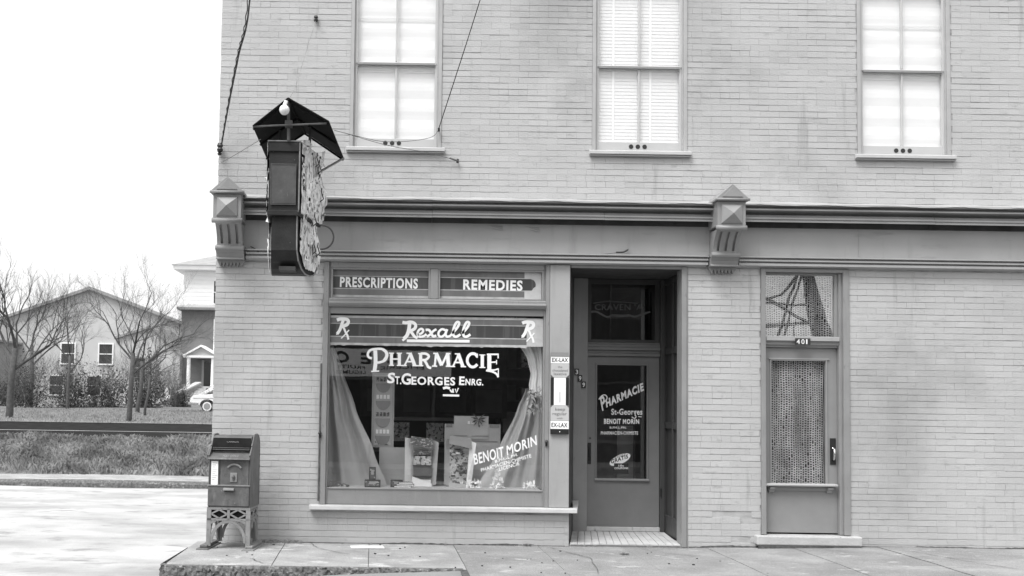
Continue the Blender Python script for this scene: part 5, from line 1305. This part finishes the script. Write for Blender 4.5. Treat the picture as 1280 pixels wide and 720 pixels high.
def fb():
    y = random.uniform(10.3, 12.75); x = random.uniform(-13.5, -2.8)
    # tufts gather in clumps
    x += .12 * math.sin(x * 7 + y * 3); x += .22 * math.sin(x * 2.6 + y * 5); return x, y, bank_z(x, y) - (.05 if math.sin(x * 3.1) * math.sin(y * 6 + x) > .3 else 0)
blades('grass', 42000, fb, .16, .011, 'long dry tangled grass covering the bank across the side street')
def fl_():
    y = random.uniform(29.1, 50) ; x = random.uniform(-34, -7); return x, y, lawn_z(x, y)
blades('grass', 14000, fl_, .12, .02, 'short dry grass of the lawn beyond the dark lane')

# ================================================================== BEYOND THE LANE
def win(parent, x0, x1, y, z0, z1, fm='farwhite'):
    e = empty('window', parent=parent); t = .12
    s = MB(); s.box(x0 - t, x0, y - .12, y, z0 - t, z1 + t); s.box(x1, x1 + t, y - .12, y, z0 - t, z1 + t); s.box(x0, x1, y - .12, y, z1, z1 + t); s.box(x0, x1, y - .16, y, z0 - t, z0); s.box(x0, x1, y - .09, y, (z0 + z1) / 2 - .04, (z0 + z1) / 2 + .04); s.build('frame', fm, e)
    bx('pane', 'farglass', e, x0, x1, y - .05, y - .02, z0, z1)
def gable_roof(parent, x0, x1, y0, y1, z0, zr, axis='y', mt='farroof', ov=.4):
    s = MB(); t = .18
    if axis == 'y':   # ridge along Y, gable faces the viewer
        xm = (x0 + x1) / 2
        for (a, b) in ((x0 - ov, xm), (x1 + ov, xm)):
            sl_ = (zr - z0) / (xm - x0) * ov
            s.v += [(a, y0 - ov, z0 - sl_), (b, y0 - ov, zr), (b, y1 + ov, zr), (a, y1 + ov, z0 - sl_), (a, y0 - ov, z0 - sl_ + t), (b, y0 - ov, zr + t), (b, y1 + ov, zr + t), (a, y1 + ov, z0 - sl_ + t)]
            k = len(s.v) - 8; s.f += [tuple(k + i for i in f_) for f_ in ((0, 3, 2, 1), (4, 5, 6, 7), (0, 1, 5, 4), (1, 2, 6, 5), (2, 3, 7, 6), (3, 0, 4, 7))]
    else:
        ym = (y0 + y1) / 2
        for (a, b) in ((y0 - ov, ym), (y1 + ov, ym)):
            sl_ = (zr - z0) / (ym - y0) * ov
            s.v += [(x0 - ov, a, z0 - sl_), (x1 + ov, a, z0 - sl_), (x1 + ov, b, zr), (x0 - ov, b, zr), (x0 - ov, a, z0 - sl_ + t), (x1 + ov, a, z0 - sl_ + t), (x1 + ov, b, zr + t), (x0 - ov, b, zr + t)]
            k = len(s.v) - 8; s.f += [tuple(k + i for i in f_) for f_ in ((0, 3, 2, 1), (4, 5, 6, 7), (0, 1, 5, 4), (1, 2, 6, 5), (2, 3, 7, 6), (3, 0, 4, 7))]
    s.build('roof', mt, parent)
# brick house with a columned porch
hb = empty('brick_house', 'distant grey brick house with a white pedimented porch and stone stairs', 'house')
bx('wall', 'farbrick', hb, -18.81, -9.0, 78, 90, .6, 9.05); bx('foundation', 'farlight', hb, -18.83, -8.98, 77.9, 78.0, .6, 2.7)
s = MB(); s.extrude_x([(77.4, 9.06), (77.35, 9.25), (79.5, 9.62), (90.4, 9.64), (90.4, 9.06)], -19.1, -8.7); s.build('roof', 'farroof', hb)
win(hb, -15.9, -14.6, 78, 5.6, 8.2); win(hb, -12.9, -11.6, 78, 5.6, 8.2); win(hb, -12.4, -10.9, 78, 2.9, 4.7)
pc = empty('porch', parent=hb)
s = MB(); s.extrude_y([(-18.16, 4.93), (-15.2, 4.93), (-15.2, 5.10), (-18.16, 5.10)], 75.9, 78); s.extrude_y([(-18.22, 5.10), (-17.96, 5.10), (-16.68, 5.83), (-15.40, 5.10), (-15.14, 5.10), (-16.68, 5.99)], 75.8, 78); s.build('pediment_trim', 'farwhite', pc)
s = MB(); s.extrude_y([(-17.95, 5.105), (-15.41, 5.105), (-16.68, 5.82)], 76.1, 77.9); s.build('pediment', 'farlight', pc)
for x in (-17.72, -15.7): s = MB(); s.lathe(x, 76.15, [(.19, 2.55), (.17, 2.65), (.15, 4.8), (.19, 4.92)], 12); s.build('column', 'farwhite', pc, smooth=True)
bx('porch_floor', 'farlight', pc, -18.1, -15.2, 75.9, 77.89, 2.36, 2.54); bx('porch_base', 'farbrick', pc, -18.0, -15.3, 76.0, 77.89, .7, 2.355)
dh = empty('front_door', parent=hb); bx('leaf', 'farglass', dh, -16.75, -16.15, 77.86, 77.895, 2.55, 4.6); bx('frame', 'trim', dh, -16.95, -16.76, 77.84, 77.895, 2.55, 4.8)
bx('steps', 'farlight', hb, -17.4, -15.9, 70.1, 70.2, .7, .9)
for k in range(9): bx('stair_tread', 'farlight', hb, -18.0 + .08 * k, -16.1, 71 + k * .54, 71.54 + k * .54, .65, .92 + k * .18)
for x0, x1 in ((-18.9, -16.9), (-16.5, -14.9)):      # sloping stair side walls
    s = MB(); s.v = [(x0 - .1, 69.5, .65), (x0 + .25, 69.5, .65), (x1 + .25, 75.8, .65), (x1 - .1, 75.8, .65), (x0 - .1, 69.5, 1.05), (x0 + .25, 69.5, 1.05), (x1 + .25, 75.8, 2.75), (x1 - .1, 75.8, 2.75)]
    s.f = [(0, 3, 2, 1), (4, 5, 6, 7), (0, 1, 5, 4), (1, 2, 6, 5), (2, 3, 7, 6), (3, 0, 4, 7)]; s.build('stair_wall', 'farroof', hb)
    s = MB(); s.v = [(x0 - .16, 69.4, 1.06), (x0 + .34, 69.4, 1.06), (x1 + .34, 75.85, 2.76), (x1 - .16, 75.85, 2.76), (x0 - .16, 69.4, 1.16), (x0 + .34, 69.4, 1.16), (x1 + .34, 75.85, 2.9), (x1 - .16, 75.85, 2.9)]
    s.f = [(0, 3, 2, 1), (4, 5, 6, 7), (0, 1, 5, 4), (1, 2, 6, 5), (2, 3, 7, 6), (3, 0, 4, 7)]; s.build('stair_coping', 'farlight', hb)
# tall white house behind it
hw_ = empty('white_house', 'tall white boarded house with a low hipped roof rising behind the brick house', 'house')
bx('wall', 'farwhite', hw_, -21.35, -8, 91, 103, .9, 14.0)
s = MB(); s.v = [(-22.2, 90, 14.0), (-7, 90, 14.0), (-7, 104, 14.0), (-22.2, 104, 14.0), (-22.25, 89.9, 14.42), (-6.9, 89.9, 14.42), (-6.9, 104.1, 14.42), (-22.25, 104.1, 14.42)]; s.f = [(0, 3, 2, 1), (0, 1, 5, 4), (1, 2, 6, 5), (2, 3, 7, 6), (3, 0, 4, 7)]; s.build('eaves', 'farwhite', hw_)
s = MB(); s.v = [(-22.4, 89.8, 14.43), (-6.8, 89.8, 14.43), (-6.8, 104.2, 14.43), (-22.4, 104.2, 14.43), (-16.6, 97, 16.9), (-12.5, 97, 16.9)]; s.f = [(0, 1, 5, 4), (1, 2, 5), (2, 3, 4, 5), (3, 0, 4), (0, 3, 2, 1)]; s.build('roof', 'farroof', hw_)
for k in range(9): bx('siding_shadow_board', 'farwhite', hw_, -21.37, -8, 90.97, 90.998, 10.3 + k * .4, 10.66 + k * .4)
win(hw_, -18.4, -17.2, 91, 10.8, 13.0)
# pale stucco house behind the trees
hl = empty('stucco_house', 'pale stucco house with a grey gabled roof, half hidden by bare trees at the left', 'house')
e1 = at(227, 405, 86); e2 = at(195, 393, 86); sl_ = (e2.z - e1.z) / (e1.x - e2.x); ax = e1.x - 8.5; az = e1.z + sl_ * 8.5; lx_ = ax - 8.5
s = MB(); s.extrude_y([(lx_, .7), (e1.x, .7), (e1.x, e1.z), (ax, az), (lx_, e1.z)], 86, 96); s.build('wall', 'farlight', hl)
s = MB(); s.extrude_y([(lx_ - .5, e1.z - .5 * sl_), (ax, az), (e1.x + .5, e1.z - .5 * sl_), (e1.x + .5, e1.z - .5 * sl_ + .25), (ax, az + .3), (lx_ - .5, e1.z - .5 * sl_ + .25)], 85.5, 96.5); s.build('roof', 'farroof', hl)
w1 = at(225, 443, 77); w2 = at(190, 410, 77)
s = MB(); s.extrude_y([(w2.x - 3, .7), (w1.x, .7), (w1.x, w1.z), (w2.x, w2.z), (w2.x - 3, w2.z - 1)], 77, 85.4); s.build('wing', 'farlight', hl)
s = MB(); s.extrude_y([(w1.x + .12, w1.z - .12), (w1.x + .12, w1.z + .06), (w2.x, w2.z + .2), (w2.x - 3.1, w2.z - .8), (w2.x - 3.1, w2.z - 1), (w2.x, w2.z)], 76.7, 85.45); s.build('wing_roof', 'trim', hl)
wp = at(178, 448, 77); win(hl, wp.x - .6, wp.x + .25, 77, wp.z - 1.6, wp.z, 'trim')
for wx in (-24.5, -28.0, -31.5): win(hl, wx, wx + 1.2, 86, 4.6, 6.4, 'farwhite'); win(hl, wx - 1, wx + .2, 86, 1.7, 3.4, 'farwhite')
h2 = empty('gabled_house', 'grey gabled house standing farthest left beyond the lawn', 'house')
bx('wall', 'farroof', h2, -44, -35.5, 76, 86, .7, 6.6)
s = MB(); s.extrude_y([(-44, 6.6), (-35.5, 6.6), (-39.75, 10.6)], 76.0, 86.0); s.build('gable', 'farlight', h2); gable_roof(h2, -44, -35.5, 76, 86, 6.62, 10.62, 'y')
for x in (-42.6, -38.4): win(h2, x, x + 1.3, 76, 1.9, 3.8); win(h2, x, x + 1.3, 76, 4.4, 6.1)
bx('chimney', 'farbrick', h2, -38.2, -37.3, 80, 81, 8.5, 11.6)

# ---- white car seen past the corner
def car(x0, y0, z0):
    """front end points to -X; x0 = front bumper"""
    e = empty('parked_car', 'white car parked before the brick house, its front showing past the building corner', 'car', loc=(0, 0, 0))
    L_ = 4.9; Wd = 1.8
    pr_ = [(0.08, .38), (.0, .55), (.05, .78), (.18, .93), (1.25, 1.02), (1.75, 1.08), (2.25, 1.45), (3.35, 1.48), (3.95, 1.10), (4.7, 1.0), (4.88, .85), (4.9, .5), (4.8, .36)]
    arch = lambda cx: [(cx + .42 * math.cos(PI * i / 8), .36 + .36 * math.sin(PI * i / 8)) for i in range(9)]
    bot = [(4.8, .36)] + arch(3.95)[0:] + arch(.98) + [(.08, .36)]
    poly = pr_[:-1] + bot
    s = MB(); s.extrude_y([(x0 + a, z0 + b) for a, b in pr_[:5] + [(4.7, 1.0), (4.88, .85), (4.9, .5)] + bot], y0, y0 + Wd); s.build('body', 'car_paint', e, bevel=.03)
    s = MB(); s.extrude_y([(x0 + a, z0 + b) for a, b in ((1.35, 1.01), (1.95, 1.46), (3.45, 1.48), (4.1, 1.0))], y0 + .12, y0 + Wd - .12); s.build('cabin', 'farglass', e, bevel=.03)
    s = MB(); s.extrude_y([(x0 + a, z0 + b) for a, b in ((1.92, 1.46), (2.05, 1.53), (3.35, 1.54), (3.5, 1.48))], y0 + .10, y0 + Wd - .10); s.build('roof', 'car_paint', e, bevel=.02)
    s = MB(); s.box(x0 - .10, x0 + .10, y0 - .03, y0 + Wd + .03, z0 + .40, z0 + .56); s.box(x0 + .10, x0 + .5, y0 - .045, y0 - .005, z0 + .42, z0 + .54); s.build('bumper', 'chrome', e, bevel=.03)
    s = MB(); s.box(x0 + .2, x0 + 4.7, y0 - .018, y0 - .002, z0 + .78, z0 + .80); s.build('side_trim', 'chrome', e)
    for yy in (y0 + .28, y0 + Wd - .28):
        s = MB(); s.sphere((x0 + .05, yy, z0 + .72), .10, 10); s.build('headlight', 'chrome', e, smooth=True)
    for cx in (.98, 3.95):
        for sy in (y0 + .02, y0 + Wd - .2):
            w_ = empty('wheel', parent=e)
            s = MB(); n = 18; cxx, czz = x0 + cx, z0 + .32
            s.extrude_y([(cxx + .32 * math.cos(2 * PI * i / n), czz + .32 * math.sin(2 * PI * i / n)) for i in range(n)], sy, sy + .18); s.build('tyre', 'tyre', w_, bevel=.02)
            s = MB(); s.extrude_y([(cxx + .255 * math.cos(2 * PI * i / n), czz + .255 * math.sin(2 * PI * i / n)) for i in range(n)], sy - .006, sy - .0005); s.build('whitewall', 'farwhite', w_)
            s = MB(); s.extrude_y([(cxx + .19 * math.cos(2 * PI * i / n), czz + .19 * math.sin(2 * PI * i / n)) for i in range(n)], sy - .012, sy - .0065); s.build('hubcap', 'farroof', w_)
car(-11.95, 48, .80)

# ---- bare trees and bushes
def branch(mb, p, d, L_, r, depth, spread=.5, up=.12):
    pts = [Vector(p)]; n = 4; d = Vector(d).normalized()
    for i in range(n):
        d = (d + Vector((random.gauss(0, .13), random.gauss(0, .13), random.gauss(0, .10) + up * .3))).normalized(); pts.append(pts[-1] + d * L_ / n)
    mb.tube(pts, r, 6 if depth > 3 else (4 if depth > 1 else 3), r1=r * .55, cap=False)
    if depth <= 0: return
    nc = 3 if depth > 1 else 4
    for k in range(nc):
        t = random.uniform(.35, 1.0) if k else 1.0
        q_ = pts[min(n, max(1, int(t * n)))]
        a = random.uniform(0, 2 * PI); o = d.orthogonal().normalized(); o2 = d.cross(o)
        nd = (d + (o * math.cos(a) + o2 * math.sin(a)) * random.uniform(spread * .7, spread * 1.5) + Vector((0, 0, up))).normalized()
        branch(mb, q_, nd, L_ * random.uniform(.60, .80), r * .52, depth - 1, spread, up)
def tree(p, h, r, label, seed, lean=(0, 0), depth=7, spread=.5):
    random.seed(seed); e = empty('bare_tree', label, 'tree', 'leafless trees beyond the lane'); p = Vector(p)
    tm = MB(); top = p + Vector((lean[0] * h, lean[1] * h, h)); mid_ = p.lerp(top, .5) + Vector((random.uniform(-.1, .1), 0, 0))
    r *= .72; tm.tube([p - Vector((0, 0, .3)), p + Vector((0, 0, .3)), mid_, top], r, 10, r1=r * .72); tm.build('trunk', 'bark', e, smooth=True)
    cm = MB()
    for k in range(4):
        a = k * 1.6 + random.uniform(-.4, .4); d = Vector((math.cos(a) * .75 + lean[0] * 1.5, math.sin(a) * .6, random.uniform(.6, 1.0)))
        branch(cm, mid_.lerp(top, .3 + .22 * k + .04), d, h * .62, r * .42, depth - 1, spread)
    cm.build('crown', 'bark', e)
tree((-11.0, 31.0, .60), 2.8, .17, 'bare spreading tree beyond the dark lane, its twigs reaching the brick house', 12, (.03, 0), 7)
tree((-16.6, 33, .62), 3.0, .24, 'larger bare tree beyond the lane, farther left than the spreading one', 8, (.05, 0), 6)
tree((-24.5, 58, .7), 4.2, .22, 'slim bare tree in front of the pale stucco house', 15, (.0, 0), 6)
tree((-34.5, 62, .7), 4.6, .26, 'bare tree by the farthest left gabled house', 19, (0, 0), 6)
tree((-13.9, 44, .8), 2.7, .17, 'bare multi-branched tree just left of the stone stairs, tangled over the pale wing', 23, (.06, 0), 6, .62)
tree((-12.3, 39, .75), 1.9, .10, 'small thin bare tree nearest the car, in front of the brick house corner', 27, (.10, 0), 5, .6)
def bush(p, rx_, rz_, n, label, seed, leafy=True, mt='bush'):
    random.seed(seed); e = empty('bush', label, 'bush', 'bushes by the houses'); p = Vector(p); sm_ = MB()
    for i in range(26):
        a = random.uniform(0, 2 * PI); d = Vector((math.cos(a) * .6, math.sin(a) * .6, random.uniform(.5, 1.3))); branch(sm_, p + Vector((random.uniform(-.4, .4) * rx_, random.uniform(-.3, .3) * rx_, 0)), d, rz_ * random.uniform(.45, .65), .022, 3, .4)
    sm_.build('stems', 'twig', e)
    if leafy:
        V = []; F = []
        for i in range(n):
            u = random.random() ** .4; a = random.uniform(0, 2 * PI); b = math.acos(random.uniform(-.2, 1)); lump = 1 + .25 * math.sin(a * 5) * math.sin(b * 4)
            c_ = p + Vector((math.cos(a) * math.sin(b) * rx_ * u * lump, math.sin(a) * math.sin(b) * rx_ * u * lump, math.cos(b) * rz_ * u * lump + .15)); k = len(V); s_ = random.uniform(.04, .10)
            for q_ in range(3): V.append(tuple(c_ + Vector((random.uniform(-s_, s_), random.uniform(-s_, s_), random.uniform(-s_, s_)))))
            F.append((k, k + 1, k + 2))
        me = bpy.data.meshes.new('foliage'); me.from_pydata(V, [], F); me.materials.append(M[mt]); o = bpy.data.objects.new('foliage', me); C.objects.link(o); o.parent = e
bush((-16.1, 55, .85), 1.2, 3.4, 5600, 'dense dark bush left of the stone stairs', 31)
bush((-18.6, 55, .7), 1.8, 2.6, 4800, 'broad dark bush farther left along the lawn', 32)
bush((-16.0, 62, .7), 1.0, 2.9, 500, 'thin leafless shrub in front of the pale wing of the stucco house', 33, True)
bush((-15.1, 61, .7), .7, 1.3, 1600, 'low dark shrub between the stairs and the lawn', 34)
bush((-13.6, 64, .7), .8, 1.2, 1300, 'small shrub right of the stone stairs near the white car', 35)
bush((-20.5, 54, .8), 1.6, 3.0, 3800, 'tall loose shrub between the broad dark bush and the rounded bush', 37)
bush((-22.9, 53, .8), 1.3, 3.4, 2600, 'thin upright shrub screening the middle of the stucco house', 38)
tree((-19.5, 50, .8), 3.2, .15, 'bare twiggy tree screening the middle of the stucco house', 44, (.02, 0), 6, .6)
bush((-25.5, 57, .7), 1.7, 2.1, 3800, 'rounded bush by the stucco house at far left', 36)

# ================================================================== ACROSS THE STREET (behind the camera, seen mirrored in the glass)
gs = empty('grocery_store', 'dark brick grocery store across the street, mirrored in the shop window', 'building', loc=(0, 0, 0))
bx('wall', 'acrossbrick', gs, -9, 8.9, -22, -16, -.1, 6.9)
bx('parapet', 'dark', gs, -9.1, 9.0, -22, -15.85, 6.91, 7.2)
bx('signboard', 'acrosswhite', gs, -3.2, 1.35, -15.99, -15.93, 2.28, 2.97)
def rtext(t, x_left_world, zb, wdt, hgt, mt='letter_dark', of=.02):
    # faces +Y (towards the drugstore): reads correctly for someone in the street looking at it
    text_w('lettering', t, mt, gs, (x_left_world, -15.925, zb), (-wdt, 0, 0), (0, 0, hgt), of)
rtext('E', -.80, 2.62, .26, .26, of=.04); rtext('C', -1.38, 2.61, .32, .28, of=.04); rtext('E', -.12, 2.62, .26, .26, of=.04)
rtext('FRUITS', -.95, 2.47, .74, .09); rtext('LEGUMES', -.94, 2.34, .80, .09)
rtext('EPICERIE', .60, 2.47, 1.15, .09)
for x0, x1 in ((-8.2, -4.5), (-3.0, -.6), (.9, 4.0), (5.0, 8.0)):
    w_ = empty('store_window', parent=gs); bx('pane', 'farglass', w_, x0, x1, -15.99, -15.97, .6, 2.2); s = MB(); s.box(x0 - .08, x0, -15.99, -15.94, .55, 2.25); s.box(x1, x1 + .08, -15.99, -15.94, .55, 2.25); s.box(x0, x1, -15.99, -15.94, 2.2, 2.26); s.box(x0, x1, -15.99, -15.94, .5, .6); s.build('frame', 'mid', w_)
for x in (-6.5, -2.2, 2.2, 6.4): w_ = empty('upper_window', parent=gs); bx('pane', 'farglass', w_, x - .5, x + .5, -15.99, -15.97, 4.1, 5.8); bx('frame', 'mid', w_, x - .55, x + .55, -15.995, -15.992, 4.02, 4.1)
# a braced timber tower farther along, mirrored in the transom over door 401
bt = empty('timber_tower', 'braced timber tower across the street, mirrored in the transom above number 401', 'tower')
def mir(zx, zy): p = at(930 + zx / 4, 320 + zy / 4, 20.0); return (p.x, -20.0, p.z)
for a, b, r0, r1 in (((320, 60), (400, 420), .34, .62), ((285, 70), (165, 420), .08, .10), ((300, 80), (200, 420), .07, .09), ((275, 95), (200, 185), .10, .10), ((200, 185), (100, 225), .10, .08), ((105, 205), (330, 330), .12, .12), ((80, 355), (350, 335), .13, .13), ((262, 340), (262, 420), .07, .07), ((340, 240), (100, 235), .07, .07)):
    s = MB(); s.tube([mir(*a), mir(*b)], r0 * .5, 6, r1=r1 * .5); s.build('timber', 'bark', bt)
s = MB(); q0 = mir(400, 420); s.box(q0[0] - 3.2, q0[0] + 1.2, -20.6, -19.4, -.2, q0[2]); s.build('base_shed', 'acrossbrick', bt)
hd = empty('hedge', 'dark hedge across the street, right of the grocery store', 'hedge'); random.seed(41)
V = []; F = []
for i in range(9000):
    c_ = Vector((random.uniform(9.2, 24), random.uniform(-25, -23), random.uniform(-.1, 3.0 + .4 * math.sin(i)))); k = len(V)
    for q_ in range(3): V.append(tuple(c_ + Vector((random.uniform(-.15, .15), random.uniform(-.15, .15), random.uniform(-.15, .15)))))
    F.append((k, k + 1, k + 2))
me = bpy.data.meshes.new('foliage'); me.from_pydata(V, [], F); me.materials.append(M['bush']); o = bpy.data.objects.new('foliage', me); C.objects.link(o); o.parent = hd
